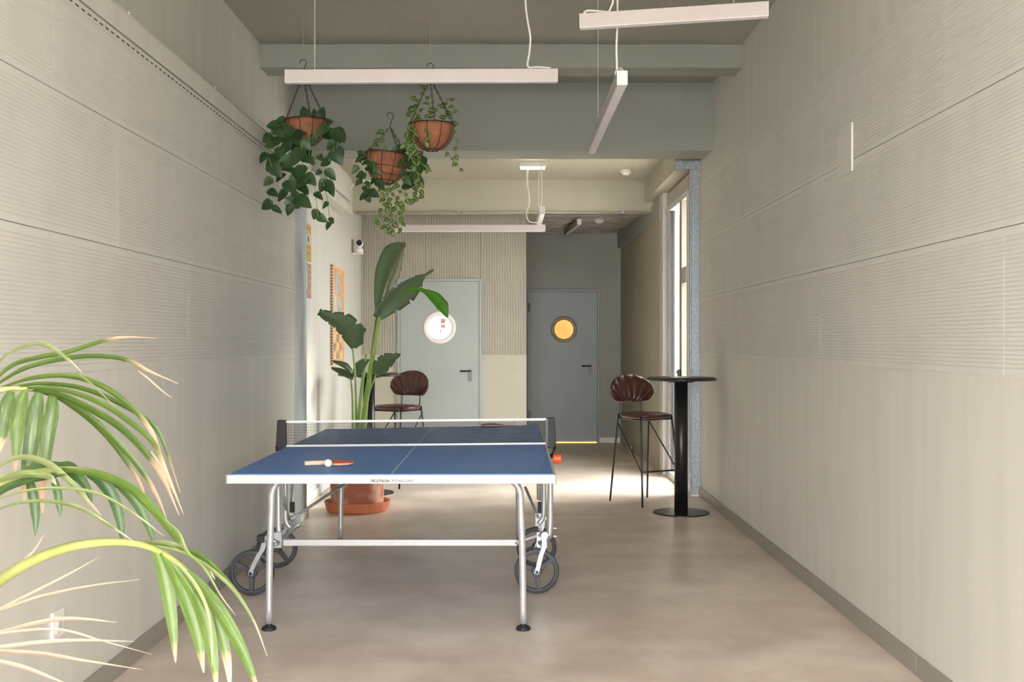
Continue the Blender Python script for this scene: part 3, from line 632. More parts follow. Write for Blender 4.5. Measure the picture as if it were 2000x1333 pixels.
for s, x in ((-1, xa), (1, xb)):
    pz = .028 if s > 0 else 0
    po = MB().prism([(x - s * .006, TZ - .012 + pz * .5), (x + s * .052, TZ - .02 + pz * .5), (x + s * .042, netz1 + .004 + pz * .5), (x - s * .004, netz1 + .004 + pz * .5)], y - .03, y + .025).build('net_post', M_blackm, nt_, bevel=.004)
    bx('post_rim', M_black, (x - .006 - s * .004, x + .006 - s * .004, y - .034, y - .028, TZ - .008 + pz * .5, netz1 + .002 + pz * .5), po)
    bx('clamp', M_blackm, (x + s * .0 - .03, x + .03, y - .05, y + .05, TZ - .055, TZ - .040), nt_, .004)
    MB().tube([(x + s * .02, y - .04, TZ - .05), (x + s * .035, y - .06, TZ - .012), (x + s * .045, y - .04, TZ + .01)], .006, 8).build('clamp_lever', M_blackm, nt_, smooth=True)
MB().lathe([(0, 0), (.022, 0), (.026, .006), (.026, .044), (.022, .05), (0, .05)], (TX1 + .030, 6.42, .708), 18, 'X').build('clamp_knob', M_orange, tt, smooth=False)
MB().tube([(TX1 - .01, 6.42, .708), (TX1 + .032, 6.42, .708)], .008, 8).build('knob_shaft', M_chrome, tt, smooth=True)

# bats and ball
def bat(loc, rz, label, face, tilt=0):
    t = thing('table_tennis_bat', loc, label, 'bat', None, rz)
    pts = []
    for k in range(25):
        q = -math.pi * .80 + 2 * math.pi * .80 * k / 24; pts.append((.075 * math.cos(q) + .005, .075 * math.sin(q)))
    poly = [(-.085, -.014)] + pts + [(-.085, .014)]
    def local(mb, nm, m, bev=0):
        me = mb.mesh(nm); me.materials.append(m); import bmesh; b = bmesh.new(); b.from_mesh(me); bmesh.ops.recalc_face_normals(b, faces=b.faces); b.to_mesh(me); b.free()
        o = bpy.data.objects.new(nm, me); C.objects.link(o); o.parent = t
        if bev: md = o.modifiers.new('bevel', 'BEVEL'); md.width = bev; md.segments = 2
        return o
    local(MB().prism(poly, .002, .0085, 'XY'), 'blade', M_wood); pr = [p for p in pts if p[0] > -.052]
    local(MB().prism(pr, .0087, .0125, 'XY'), 'rubber', face); local(MB().prism(pr, .0, .0019, 'XY'), 'rubber', M_blackm)
    local(MB().prism([(-.165, -.017), (-.075, -.0135), (-.05, -.018), (-.05, .018), (-.075, .0135), (-.165, .017)], -.0, .021, 'XY'), 'handle', mat('bat_handle', (.75, .58, .46), (.8, .64, .52), .5), .004)
    t.rotation_euler = (0, tilt, rz); return t
def on_table(x, y, dz=.0075):
    d = F * (EYE - TZ) / (y - 665); p = P(x, y, d); k = (p.y - TY0) / 2.74 * (p.x - TX0) / 1.525; return (p.x, p.y, TZ + dz + .030 * k - .004 * max(0, (p.y - 6.55) / 1.37))
bat(on_table(659, 907.5), math.radians(21), 'red-faced table tennis bat with pale wooden handle on the near table half', M_red)
bat(on_table(962, 837.5, .011), math.radians(200), 'table tennis bat lying beyond the net on the far table half', mat('dark_red_rubber', (.25, .06, .05), None, .5))
p = on_table(641, 913.5)
bl = MB().lathe([(.02 * math.sin(math.pi * k / 16), .02 * math.cos(math.pi * k / 16)) for k in range(17)], (p[0], p[1], p[2] + .0195), 24).build('table_tennis_ball', M_ball, None, smooth=True)
tag(bl, 'white table tennis ball touching the red bat', 'ball')

# ------------------------------------------------------------------ bar tables and stools
def bar_table(x, y, label):
    t = thing('bar_table', (x, y, 0), label, 'table', 'bar tables')
    MB().lathe([(0, 1.095), (.262, 1.095), (.285, 1.082), (.285, 1.076), (.27, 1.068), (.11, 1.060), (.10, 1.052), (0, 1.052)], (x, y, 0), 56).build('table_top', M_black, t, bevel=.001)
    MB().lathe([(0, 1.054), (.054, 1.054), (.054, .012), (0, .012)], (x, y, 0), 32).build('column', M_black, t, smooth=False).data.shade_smooth()
    MB().lathe([(0, .014), (.10, .014), (.222, .010), (.228, .006), (.228, 0), (0, 0)], (x, y, 0), 56).build('base_plate', M_black, t)
bar_table(X(1331, 9.0), 9.02, 'tall black round bar table by the window post')
bar_table(-1.304, 10.2, 'tall black round bar table behind the leafy potted plant')

def stool_meshes():
    out = []
    # fluted shells, local: sitter faces +x
    def shell(u, v, back):     # fan from the bottom centre to an oval outline with a flat foot
        n = 11; th = math.radians(-48) + u * math.radians(276)
        oy, oz = .235 * math.cos(th), .140 * math.sin(th) + .003
        fy, fz = .085 * math.cos(th), -.101
        yy = fy + (oy - fy) * v; zz = fz + (oz - fz) * v
        fl = abs(math.sin(n * math.pi * u)) ** .5
        rim = max(0, 1 - v ** 7) ** .5; tk = (.005 + .018 * fl) * min(1, v * 5) * rim * (1 if .001 < u < .999 else .0)
        cxv = .9 * yy * yy - .16 * (zz + .08)
        return (cxv + (tk if not back else -tk), yy, .955 + zz)
    m = MB().grid(lambda u, v: shell(u, v, False), 100, 12); m.grid(lambda u, v: shell(u, v, True), 100, 12)
    out.append(('backrest', m, M_leather, True))
    m = MB()
    def seat(u, v, bot):
        q = 2 * math.pi * u; rx, ry = .205, .215
        c, s = math.cos(q), math.sin(q); k = v
        x = rx * k * abs(c) ** .8 * (1 if c > 0 else -1); y = ry * k * abs(s) ** .8 * (1 if s > 0 else -1) * (1 - .12 * (-c if c < 0 else 0))
        rim = math.sqrt(max(0, 1 - v ** 6)); an = math.atan2(y, x + .26); fl = abs(math.sin(an * 8.5)) ** .6
        return (x, y, .745 + (( .012 + .018 * rim * (.55 + .45 * fl)) if not bot else -.018 * rim - .0) + .02 * (x / .2) ** 2 * 0)
    m.grid(lambda u, v: seat(u, v, False), 72, 12); m.grid(lambda u, v: seat(u, v, True), 72, 12)
    m.grid(lambda u, v: (seat(u, 1, False)[0], seat(u, 1, False)[1], .745 + .012 * v), 72, 1)
    out.append(('seat', m, M_leather, True))
    r = .0085
    for sx in (-1, 1):
        for sy in (-1, 1):
            out.append(('leg', MB().tube(spline([(.11 * sx, .13 * sy, .722), (.150 * sx, .155 * sy, .722), (.165 * sx, .165 * sy, .70), (.235 * sx, .20 * sy, .0)], 3), r, 8), M_black, True))
    out.append(('footrest', MB().tube([(.207, -.185, .29), (.207, .185, .29)], .0075, 8), M_black, True))
    for sy in (-1, 1):
        out.append(('side_brace', MB().tube([(-.168, .168 * sy, .69), (.203, .187 * sy, .29)], .006, 8), M_black, True))
        out.append(('back_support', MB().tube(spline([(-.10, .09 * sy, .715), (-.18, .105 * sy, .72), (-.205, .11 * sy, .78), (-.215, .105 * sy, .90)], 4), .0065, 8), M_black, True))
    out.append(('seat_frame', MB().tube([(.15, .15, .722), (-.15, .15, .722), (-.15, -.15, .722), (.15, -.15, .722)], .007, 8, closed=True), M_black, True))
    res = []
    import bmesh
    for nm, mb, m, sm in out:
        me = mb.mesh(nm, sm); b = bmesh.new(); b.from_mesh(me); bmesh.ops.remove_doubles(b, verts=b.verts, dist=.0004); bmesh.ops.recalc_face_normals(b, faces=b.faces); b.to_mesh(me); b.free()
        me.materials.append(m); res.append((nm, me))
    return res
SM = stool_meshes()
def stool(x, y, ang, label):
    t = thing('bar_stool', (x, y, 0), label, 'stool', 'bar stools', math.radians(ang))
    for nm, me in SM:
        o = bpy.data.objects.new(nm, me); C.objects.link(o); o.parent = t
        if nm == 'backrest': o.location = (-.215, 0, 0)
stool(1.14, 9.6, -60, 'brown fluted leather bar stool beside the window-side bar table')
stool(-1.10, 10.78, -122, 'brown fluted leather bar stool in front of the pale grey door')

# ------------------------------------------------------------------ plants
def blade(pts, wl_, wr_, face, fold=.15, n=5, seg=6):
    """leaf strip: centre line, half-widths left / right along it (lists), face = direction the upper side looks at; returns verts, faces, uvs"""
    c = spline(pts, n); m = len(c); vs = []; uv = []; fs = []
    face = Vector(face).normalized()
    def prof(w, t):
        f = t * (len(w) - 1); i = min(int(f), len(w) - 2); return w[i] + (w[i + 1] - w[i]) * (f - i)
    k = seg // 2
    for i, p in enumerate(c):
        t = (c[min(i + 1, m - 1)] - c[max(i - 1, 0)]).normalized(); s = t.cross(face)
        if s.length < .05: s = t.cross(Vector((.3, .2, 1)))
        s.normalize(); nn = s.cross(t)
        for j in range(-k, k + 1):
            q = j / k; w_ = prof(wl_ if j < 0 else wr_, i / (m - 1)); off = s * q * w_ + nn * (fold * abs(q) * w_)
            vs.append(p + off); uv.append((.5 + q / 2, i / (m - 1)))
    a = 2 * k + 1
    for i in range(m - 1):
        for j in range(2 * k): fs.append((i * a + j, i * a + j + 1, (i + 1) * a + j + 1, (i + 1) * a + j))
    return vs, fs, uv
def blade_obj(name, args, m, parent, solid=0, **kw):
    vs, fs, uv = blade(*args, **kw)
    me = bpy.data.meshes.new(name); me.from_pydata([tuple(v) for v in vs], [], fs); me.shade_smooth(); me.materials.append(m)
    ul = me.uv_layers.new(name='UVMap')
    for lp in me.loops: ul.data[lp.index].uv = uv[lp.vertex_index]
    return link(name, me, parent, solid=solid)

# --- potted strelitzia
d = 9.15
pc = P(698, 990, d); px_, py_ = pc.x, d
st = thing('potted_plant', (px_, py_, 0), 'tall large-leaved plant in a terracotta pot behind the table', 'plant')
MB().lathe([(0, .03), (.205, .03), (.212, .06), (.228, .36), (.245, .365), (.247, .43), (.232, .432), (.222, .40), (0, .40)], (px_, py_, 0), 44).build('pot', M_terra, st, smooth=False)
MB().lathe([(0, .0), (.235, .0), (.25, .012), (.268, .075), (.268, .085), (.255, .085), (.238, .026), (0, .022)], (px_, py_, 0), 44).build('saucer', M_terra2, st)
MB().lathe([(0, .415), (.223, .412), (.223, .40)], (px_, py_, 0), 30).build('soil', M_soil, st)
def stem(pts, r, m, ds):
    q = [P(x, y, dd) for (x, y), dd in zip(pts, ds)]; sp = spline(q, 6)
    rr = [r * (1.25 - .55 * i / (len(sp) - 1)) for i in range(len(sp))]
    return MB().tube(sp, rr, 10).build('stalk', m, st, smooth=True)
stem([(702, 893), (706, 830), (720, 730), (735, 622), (742, 585)], .0095, M_stemd, [9.15, 9.15, 9.1, 9.05, 9.05])
stem([(708, 893), (709, 830), (722, 730), (737, 640), (742, 615)], .020, M_stem, [9.13, 9.1, 9.0, 8.95, 8.93])
stem([(690, 893), (695, 830), (694, 740), (689, 680)], .0095, M_stem, [9.1, 9.08, 9.0, 8.98])
stem([(712, 893), (714, 830), (720, 770), (735, 728)], .0095, M_stem, [9.17, 9.15, 9.1, 9.05])
stem([(686, 893), (689, 830), (688, 770), (684, 728)], .0095, M_stem, [9.2, 9.18, 9.15, 9.12])
stem([(699, 893), (700, 830), (706, 760), (716, 690)], .016, M_stem, [9.17, 9.17, 9.15, 9.1])
k = d / F
def W(l): return [v * k for v in l]
def sl_leaf(px, ds, wl_, wr_, face, m, fold=.2, torn=0, seg=8):
    q = [P(x, y, dd) for (x, y), dd in zip(px, ds)]
    o = blade_obj('leaf', (q, W(wl_), W(wr_), face), m, st, solid=.0015, fold=fold, n=9, seg=seg)
    if torn:
        n = len(o.data.vertices); a = seg + 1
        for i in range(0, n, a):
            row = i // a
            if row % torn == torn - 1 and row > 6:
                for j in (i, i + 1, i + a - 2, i + a - 1):
                    c = o.data.vertices[i + a // 2].co; v = o.data.vertices[j]; v.co = c + (v.co - c) * .72
    return o
# upright folded leaf with dry edge
sl_leaf([(737, 618), (742, 575), (752, 530), (768, 492), (793, 474)], [9.05, 9.05, 9.03, 9.0, 8.95], [2, 11, 19, 19, 4], [2, 9, 17, 20, 4], (-.5, -1, .2), L_strel, .35)
sl_leaf([(748, 600), (760, 560), (772, 530), (782, 498), (790, 478)], [9.02, 9.0, 9.0, 8.98, 8.95], [1, 7, 11, 8, 2], [1, 7, 10, 6, 2], (.5, -1, 0), L_strele, .3, torn=4)
# big leaf bending right with a torn bright tip
sl_leaf([(738, 620), (760, 588), (785, 562), (812, 540), (830, 533), (847, 525)], [8.93, 8.92, 8.9, 8.88, 8.86, 8.85], [12, 16, 12, 4, 1, 4], [6, 26, 32, 22, 4, 2], (.25, -1, -.25), L_strel, .12, torn=9)
sl_leaf([(790, 566), (810, 563), (828, 567), (846, 580), (862, 598), (874, 618)], [8.9, 8.88, 8.87, 8.85, 8.83, 8.82], [3, 5, 5, 14, 15, 2], [2, 3, 3, 8, 9, 1], (.2, -1, .3), L_strelb, .2)
# left leaf drooping
sl_leaf([(690, 678), (681, 655), (665, 632), (645, 618), (622, 608)], [8.98, 8.93, 8.88, 8.85, 8.85], [4, 13, 16, 14, 6], [12, 34, 27, 12, 8], (.2, -1, .45), L_strel, .25, torn=7)
sl_leaf([(690, 676), (697, 660), (706, 648), (716, 640)], [8.97, 8.95, 8.93, 8.9], [4, 12, 10, 1], [6, 16, 9, 1], (.3, -1, .5), L_strel, .2)
# low leaves
sl_leaf([(733, 732), (743, 716), (758, 702), (782, 689)], [9.05, 9.03, 9.0, 9.0], [5, 19, 17, 2], [4, 19, 18, 2], (0, -1, .5), L_strel, .15, torn=6)
sl_leaf([(690, 735), (680, 728), (665, 722), (647, 716)], [9.12, 9.08, 9.04, 9.0], [6, 13, 11, 3], [2, 6, 6, 2], (-.2, -1, .7), L_strel, .2)
sl_leaf([(688, 722), (676, 712), (664, 707), (650, 703)], [9.14, 9.1, 9.08, 9.06], [4, 9, 7, 3], [2, 6, 5, 2], (-.2, -1, .7), L_strel, .2)
sl_leaf([(692, 732), (702, 716), (712, 706), (722, 700)], [9.14, 9.12, 9.1, 9.1], [5, 12, 9, 1], [5, 12, 9, 1], (.2, -1, .6), L_strel, .2)

# --- hanging baskets
def leaf_mesh(name, m, heart=True, w=.5):
    """unit leaf along +y from its stalk, upper side +z"""
    N_ = 9; vs = []; uv = []; fs = []
    for i in range(N_ + 1):
        t = i / N_
        hw = w * (math.sin(math.pi * t ** .62)) ** .75 * (1.0 - .25 * t) if 0 < t < 1 else .0
        back = -.10 * (1 - t) ** 3
        for j in range(-2, 3):
            q = j / 2; y = t + (back * abs(q) * 1.6 if heart else 0)
            vs.append((q * hw, y, .20 * abs(q) * hw * 2 * .5 - .22 * t * t)); uv.append((.5 + q / 2, t))
    for i in range(N_):
        for j in range(4): fs.append((i * 5 + j, i * 5 + j + 1, (i + 1) * 5 + j + 1, (i + 1) * 5 + j))
    me = bpy.data.meshes.new(name); me.from_pydata(vs, [], fs); me.shade_smooth(); me.materials.append(m)
    ul = me.uv_layers.new(name='UVMap')
    for lp in me.loops: ul.data[lp.index].uv = uv[lp.vertex_index]
    return me
LM_ivy = leaf_mesh('ivy_leaf', L_ivy, True, .46); LM_po = leaf_mesh('pothos_leaf', L_pothos, True, .44)
def put_leaf(me, p, size, up, tipdir, par):
    """leaf attached at p, tip towards tipdir, upper side towards up"""
    y = Vector(tipdir).normalized(); z = Vector(up) - y * Vector(up).dot(y)
    if z.length < .1: z = Vector((.3, -1, .2)) - y * Vector((.3, -1, .2)).dot(y)
    z.normalize(); x = y.cross(z)
    o = bpy.data.objects.new('leaf', me); C.objects.link(o); o.parent = par
    mtx = Matrix((x, y, z)).transposed().to_4x4() @ Matrix.Diagonal((size * random.uniform(.85, 1.15), size, size, 1)); mtx.translation = p
    o.matrix_parent_inverse = full(par).inverted(); o.matrix_basis = mtx
def links_chain(m, a, b, r=.0022):
    a, b = Vector(a), Vector(b); n = max(2, int((b - a).length / .020)); ax = (b - a).normalized(); s1 = ax.cross(Vector((0, 1, .2))).normalized(); s2 = ax.cross(s1)
    for i in range(n):
        c = a + (b - a) * ((i + .5) / n); s = s1 if i % 2 else s2
        m.tube([c + ax * .012 * math.cos(q) + s * .0055 * math.sin(q) for q in [2 * math.pi * j / 8 for j in range(8)]], r, 5, closed=True)
def basket(label, d, cx, rimy, boty, r, hooky, hookx, cordtop, strands, tops, mesh_grid, tilt=0, chains=((-1, 0), (.1, 1), (1, -.1)), ceil=3.55):
    c = P(cx, rimy, d); bot = P(cx, boty, d).z; h = c.z - bot
    t = thing('hanging_basket', (c.x, c.y, bot), label, 'hanging plant', 'hanging baskets')
    R = Matrix.Rotation(tilt, 4, 'Y')
    def Q(v): return c + R @ Vector(v)
    prof = [(r * math.sin(math.pi / 2 * s) ** .85, -h * (math.cos(math.pi / 2 * s)) ** 1.0) for s in [i / 10 for i in range(11)]]
    m = MB(); m.lathe(prof + [(r - .012, .0), (r - .02, -.03), (0, -.035)], (0, 0, 0), 36); m.v = [tuple(Q(Vector(v))) for v in m.v]
    bw = m.build('bowl', M_coir, t, smooth=True)
    def ringpts(rr, z): return [Q((rr * math.cos(q), rr * math.sin(q), z)) for q in [2 * math.pi * i / 36 for i in range(36)]]
    MB().tube(ringpts(r + .004, 0), .0032, 6, closed=True).build('wire_rim', M_black, bw, smooth=True)
    MB().tube(ringpts(.045, -h + .0), .0026, 6, closed=True).build('wire_ring', M_black, bw, smooth=True)
    for i in range(10):
        q = 2 * math.pi * (i + .3) / 10
        MB().tube([Q(((p + .004) * math.cos(q), (p + .004) * math.sin(q), z - .002)) for p, z in prof[1:]], .0024, 6).build('wire_rib', M_black, bw, smooth=True)
    if mesh_grid:
        for s in (3, 5, 7): MB().tube(ringpts(prof[s][0] + .004, prof[s][1]), .0022, 6, closed=True).build('wire_ring', M_black, bw, smooth=True)
    hk = P(hookx, hooky + 12, d); apex = hk + Vector((0, 0, -.075))
    for (ax, ay) in chains:
        v = Vector((ax, ay, 0)).normalized() * r; m = MB(); links_chain(m, apex, Q(v)); o = m.build('chain', M_black, t, smooth=True)
    rr = .022
    hp = [hk + Vector((rr * math.cos(q), 0, .0 + rr * math.sin(q))) for q in [math.radians(a) for a in range(190, -40, -20)]] + [hk + Vector((.004, 0, -.045)), apex]
    MB().tube(spline(hp, 2), .0026, 6).build('hook', M_black, t, smooth=True)
    MB().tube([hk + Vector((0, 0, rr)), (hk.x, hk.y, ceil)], .0022, 6).build('hanging_cord', M_cord, t, smooth=True)
    for (pts, me, size, step, dd) in strands:
        q = [P(x, y, d + dz) for (x, y), dz in zip(pts, dd)]; sp = spline(q, 10)
        v = MB().tube(sp, .0022, 5).build('vine', M_stem, t, smooth=True)
        acc = 0; side = 1
        for i in range(1, len(sp)):
            acc += (sp[i] - sp[i - 1]).length
            if acc >= step or i == len(sp) - 1:
                acc = 0; side = -side; tv = (sp[i] - sp[i - 1]).normalized()
                tip = tv * .4 + Vector((side * random.uniform(.35, 1.0), random.uniform(-.6, .2), random.uniform(-.7, .1)))
                put_leaf(me, sp[i], size * random.uniform(.72, 1.2), Vector((random.uniform(-.5, .5), -1, random.uniform(.1, .9))), tip, v)
    for (x, y, me, size, ang) in tops:
        p = P(x, y, d - random.uniform(-.08, .1) - (.28 if x < 540 else 0)); a = math.radians(ang + random.uniform(-15, 15)); tip = Vector((math.cos(a), random.uniform(-.35, .1), math.sin(a)))
        put_leaf(me, p - tip * size * .5, size, Vector((random.uniform(-.4, .4), -1, random.uniform(0, .5))), tip, t)
    return t
I, V = LM_ivy, LM_po
basket('hanging coir basket with dark green trailing ivy, nearest the left wall', 7.5, 598, 233, 281, .137, 108, 592, 33, [
    ([(560, 236), (535, 250), (520, 285), (532, 330), (525, 370), (532, 402)], I, .085, .075, [-.08, -.22, -.36, -.36, -.36, -.36]),
    ([(570, 236), (548, 262), (545, 305), (556, 345), (560, 385), (568, 398)], I, .105, .05, [-.08, -.14, -.17, -.17, -.15, -.14]),
    ([(585, 238), (568, 268), (572, 315), (585, 355), (580, 385)], I, .105, .05, [-.12, -.16, -.18, -.17, -.16]),
    ([(596, 240), (590, 280), (592, 320), (598, 345)], I, .10, .055, [-.15, -.18, -.19, -.18]),
    ([(622, 236), (645, 250), (652, 285), (640, 320), (636, 352)], I, .095, .06, [-.08, -.12, -.14, -.14, -.13]),
    ([(628, 236), (652, 244), (660, 270), (655, 296)], I, .09, .06, [-.03, -.06, -.08, -.08]),
    ([(612, 240), (622, 290), (628, 340), (638, 380), (642, 410), (645, 432)], I, .062, .10, [-.12, -.16, -.16, -.15, -.15, -.14]),
    ([(606, 240), (604, 300), (612, 352), (618, 395), (621, 420)], I, .065, .11, [-.12, -.17, -.17, -.16, -.15])],
    [(594, 214, I, .075, 95), (614, 222, I, .09, 110), (628, 216, I, .08, 70), (638, 236, I, .09, 10), (545, 238, I, .10, 190), (530, 242, I, .08, 175), (565, 240, I, .11, 185), (580, 250, I, .10, 210),
     (523, 266, I, .07, 185), (600, 262, I, .08, 250), (612, 268, I, .08, 280), (560, 262, I, .10, 220), (648, 262, I, .10, -40), (575, 285, I, .10, 250), (600, 300, I, .09, 270)], False)
basket('hanging coir basket with variegated vine, highest and rightmost of the three', 7.29, 843, 241, 291, .146, 115, 840, 14, [
    ([(812, 238), (800, 262), (797, 285), (806, 300), (820, 295)], V, .042, .028, [-.05, -.10, -.10, -.10, -.1]),
    ([(818, 240), (808, 262), (812, 290), (818, 310), (836, 328)], V, .042, .035, [-.1, -.14, -.15, -.15, -.14]),
    ([(826, 236), (806, 226), (800, 215), (808, 205)], V, .044, .028, [-.06, -.06, -.06, -.05]),
    ([(834, 236), (838, 212), (832, 190), (824, 166)], V, .040, .033, [-.05, -.05, -.05, -.05]),
    ([(822, 237), (818, 210), (812, 190)], V, .040, .033, [-.03, -.03, -.03]),
    ([(862, 236), (872, 222), (866, 205)], V, .042, .035, [0, 0, 0]),
    ([(878, 238), (886, 212), (880, 192)], V, .042, .035, [-.03, -.03, -.03]),
    ([(882, 240), (892, 260), (892, 285), (890, 305), (898, 328)], V, .036, .05, [-.03, -.05, -.06, -.06, -.05]),
    ([(808, 238), (796, 252), (803, 268), (794, 280)], V, .046, .026, [-.12, -.14, -.14, -.14]),
    ([(830, 242), (838, 260), (832, 275)], V, .038, .03, [-.14, -.16, -.16]),
    ([(868, 285), (878, 300), (888, 315)], V, .034, .04, [-.12, -.13, -.13]),
    ([(812, 250), (800, 272), (803, 300), (812, 330), (822, 355)], V, .042, .036, [-.02, -.05, -.06, -.06, -.05])],
    [(890, 238, V, .05, 20), (850, 212, V, .045, 40), (845, 222, V, .05, 10), (852, 254, V, .03, 250), (816, 232, V, .045, 200)], False)
basket('hanging coir basket in wire mesh, lowest of the three, with long trailing vines', 7.67, 757, 298, 357, .142, 212, 762, 160, [
    ([(722, 300), (702, 308), (698, 330), (708, 355), (716, 380)], I, .062, .045, [-.05, -.1, -.12, -.12, -.1]),
    ([(728, 302), (716, 325), (714, 350), (722, 372)], I, .068, .045, [-.1, -.14, -.15, -.14]),
    ([(736, 300), (730, 330), (736, 352)], I, .062, .05, [-.13, -.16, -.16]),
    ([(752, 355), (744, 370), (748, 395), (742, 415), (735, 430)], V, .040, .035, [-.1, -.12, -.12, -.12, -.1]),
    ([(758, 355), (765, 380), (758, 405), (768, 430), (764, 452)], V, .042, .033, [-.1, -.12, -.13, -.12, -.1]),
    ([(764, 355), (780, 375), (772, 400), (785, 425), (784, 445)], V, .042, .035, [-.1, -.12, -.12, -.12, -.1]),
    ([(770, 352), (790, 368), (795, 385), (784, 400)], V, .042, .038, [-.08, -.1, -.1, -.1]),
    ([(786, 300), (806, 315), (812, 345), (818, 365), (826, 380)], V, .044, .035, [-.04, -.07, -.09, -.09, -.08]),
    ([(790, 302), (814, 310), (820, 335), (808, 352)], I, .085, .06, [-.06, -.12, -.14, -.14]),
    ([(782, 302), (794, 325), (790, 345), (804, 338)], I, .062, .04, [-.12, -.15, -.15, -.14]),
    ([(748, 356), (754, 375), (750, 392), (762, 412), (752, 440)], V, .044, .034, [-.06, -.08, -.09, -.09, -.08]),
    ([(796, 306), (804, 330), (800, 352), (812, 372), (808, 388)], V, .046, .034, [-.02, -.04, -.05, -.05, -.05]),
    ([(738, 298), (726, 285), (740, 270), (748, 256)], V, .036, .04, [-.02, -.02, -.02, -.02])],
    [(776, 288, I, .075, 60), (786, 292, I, .07, 30), (706, 298, I, .075, 150), (748, 272, V, .04, 0), (737, 257, V, .035, 180), (752, 285, V, .035, 90), (833, 325, V, .085, -20), (816, 300, I, .09, 40), (820, 318, I, .10, 250)], True, tilt=math.radians(6), chains=((-1, 0), (.9, -.3), (.55, .8)))

# --- palm in the left foreground
pm = thing('potted_palm', (-1.27, 2.35, 0), 'large palm with drooping fronds and dry tips in the left foreground', 'plant')
MB().lathe([(0, .0), (.15, .0), (.16, .02), (.20, .34), (.21, .345), (.21, .38), (.192, .38), (.185, .34), (0, .34)], (-1.27, 2.35, 0), 36).build('pot', M_terra, pm)
MB().lathe([(0, .352), (.186, .348), (.186, .33)], (-1.27, 2.35, 0), 30).build('soil', M_soil, pm)
MB().tube(spline([(-1.27, 2.35, .33), (-1.27, 2.35, .5), (-1.265, 2.35, .7), (-1.26, 2.35, .86)], 4), [.045 - .0016 * i for i in range(13)], 14).build('trunk', mat('palm_trunk', (.20, .13, .07), (.32, .25, .13), .8, scale=12, bump=.4), pm, smooth=True)
crown = Vector((-1.26, 2.35, .82))
def frond(rpts, ds, r0, m):
    q = [crown] + [P(x, y, dd) for (x, y), dd in zip(rpts, ds)]; sp = spline(q, 8); n = len(sp)
    return MB().tube(sp, [r0 * (1.25 - .85 * i / (n - 1)) for i in range(n)], 8).build('frond', m, pm, smooth=True)
def leaflets(par, lst):
    for (pts, w_, m, d0, d1, face) in lst:
        n = len(pts); q = [P(x, y, d0 + (d1 - d0) * i / (n - 1)) for i, (x, y) in enumerate(pts)]; h = w_ / 2 * d0 / F
        ws = [h * .45, h * .85, h, h * .95, h * .8, h * .5, h * .08]
        blade_obj('leaflet', (q, ws, ws, face), m, par, fold=.35, n=6, seg=4)
UP = (.2, -.75, .75); SD = (.3, -1, .25)
M_rach = mat('palm_rachis', (.20, .22, .06), (.28, .30, .10), .45, scale=8)
f1 = frond([(-110, 850), (-40, 778), (20, 756), (95, 762)], [2.35, 2.35, 2.36, 2.38], .010, M_rach)
leaflets(f1, [
    ([(-30, 745), (0, 705), (30, 683), (66, 671), (95, 675), (135, 702), (160, 725)], 13, L_palmy, 2.33, 2.2, UP),
    ([(-20, 748), (25, 712), (75, 697), (130, 687), (200, 665), (245, 657), (305, 658)], 14, L_palmt, 2.34, 2.45, UP),
    ([(-15, 755), (40, 722), (100, 704), (180, 694), (245, 701), (295, 725), (348, 747)], 14, L_palmt, 2.35, 2.4, UP),
    ([(0, 756), (60, 738), (130, 733), (190, 748), (240, 780), (285, 825), (310, 875), (332, 950)], 14, L_palmt, 2.36, 2.3, UP),
    ([(15, 756), (80, 748), (160, 757), (240, 790), (300, 830), (325, 880), (352, 960)], 12, L_palm, 2.36, 2.4, UP),
    ([(30, 757), (110, 758), (190, 783), (250, 820), (300, 865), (327, 925), (358, 1002)], 13, L_palmt, 2.37, 2.25, UP),
    ([(45, 758), (110, 768), (180, 800), (240, 838), (290, 890), (320, 935), (350, 1005)], 16, L_palmt, 2.37, 2.3, UP),
    ([(70, 760), (130, 783), (190, 825), (245, 880), (285, 930), (308, 970), (326, 1012)], 13, L_palmt, 2.38, 2.42, UP),
    ([(85, 761), (125, 782), (175, 818), (215, 858), (250, 905), (275, 945), (287, 985)], 12, L_palmt, 2.38, 2.46, UP),
    ([(150, 725), (175, 745), (200, 768), (222, 790)], 4, L_palmy, 2.2, 2.15, UP),
    ([(270, 722), (290, 738), (315, 760), (338, 777)], 4, L_dry, 2.4, 2.4, UP),
    ([(295, 880), (312, 905), (335, 950), (352, 985)], 5, L_dry, 2.3, 2.28, UP),
    ([(22, 762), (12, 800), (2, 850), (-8, 895)], 30, L_palmt, 2.34, 2.30, SD),
    ([(48, 762), (38, 800), (33, 850), (30, 920)], 30, L_palm, 2.35, 2.31, SD),
    ([(76, 764), (70, 800), (64, 850), (52, 930), (47, 975)], 32, L_palmt, 2.36, 2.32, SD),
    ([(102, 768), (102, 800), (94, 850), (84, 930), (83, 1000)], 28, L_palmt, 2.37, 2.33, SD)])
f2 = frond([(-90, 1010), (-20, 955), (60, 922), (150, 915), (230, 935), (300, 990)], [2.3, 2.27, 2.25, 2.22, 2.2, 2.18], .009, M_rach)
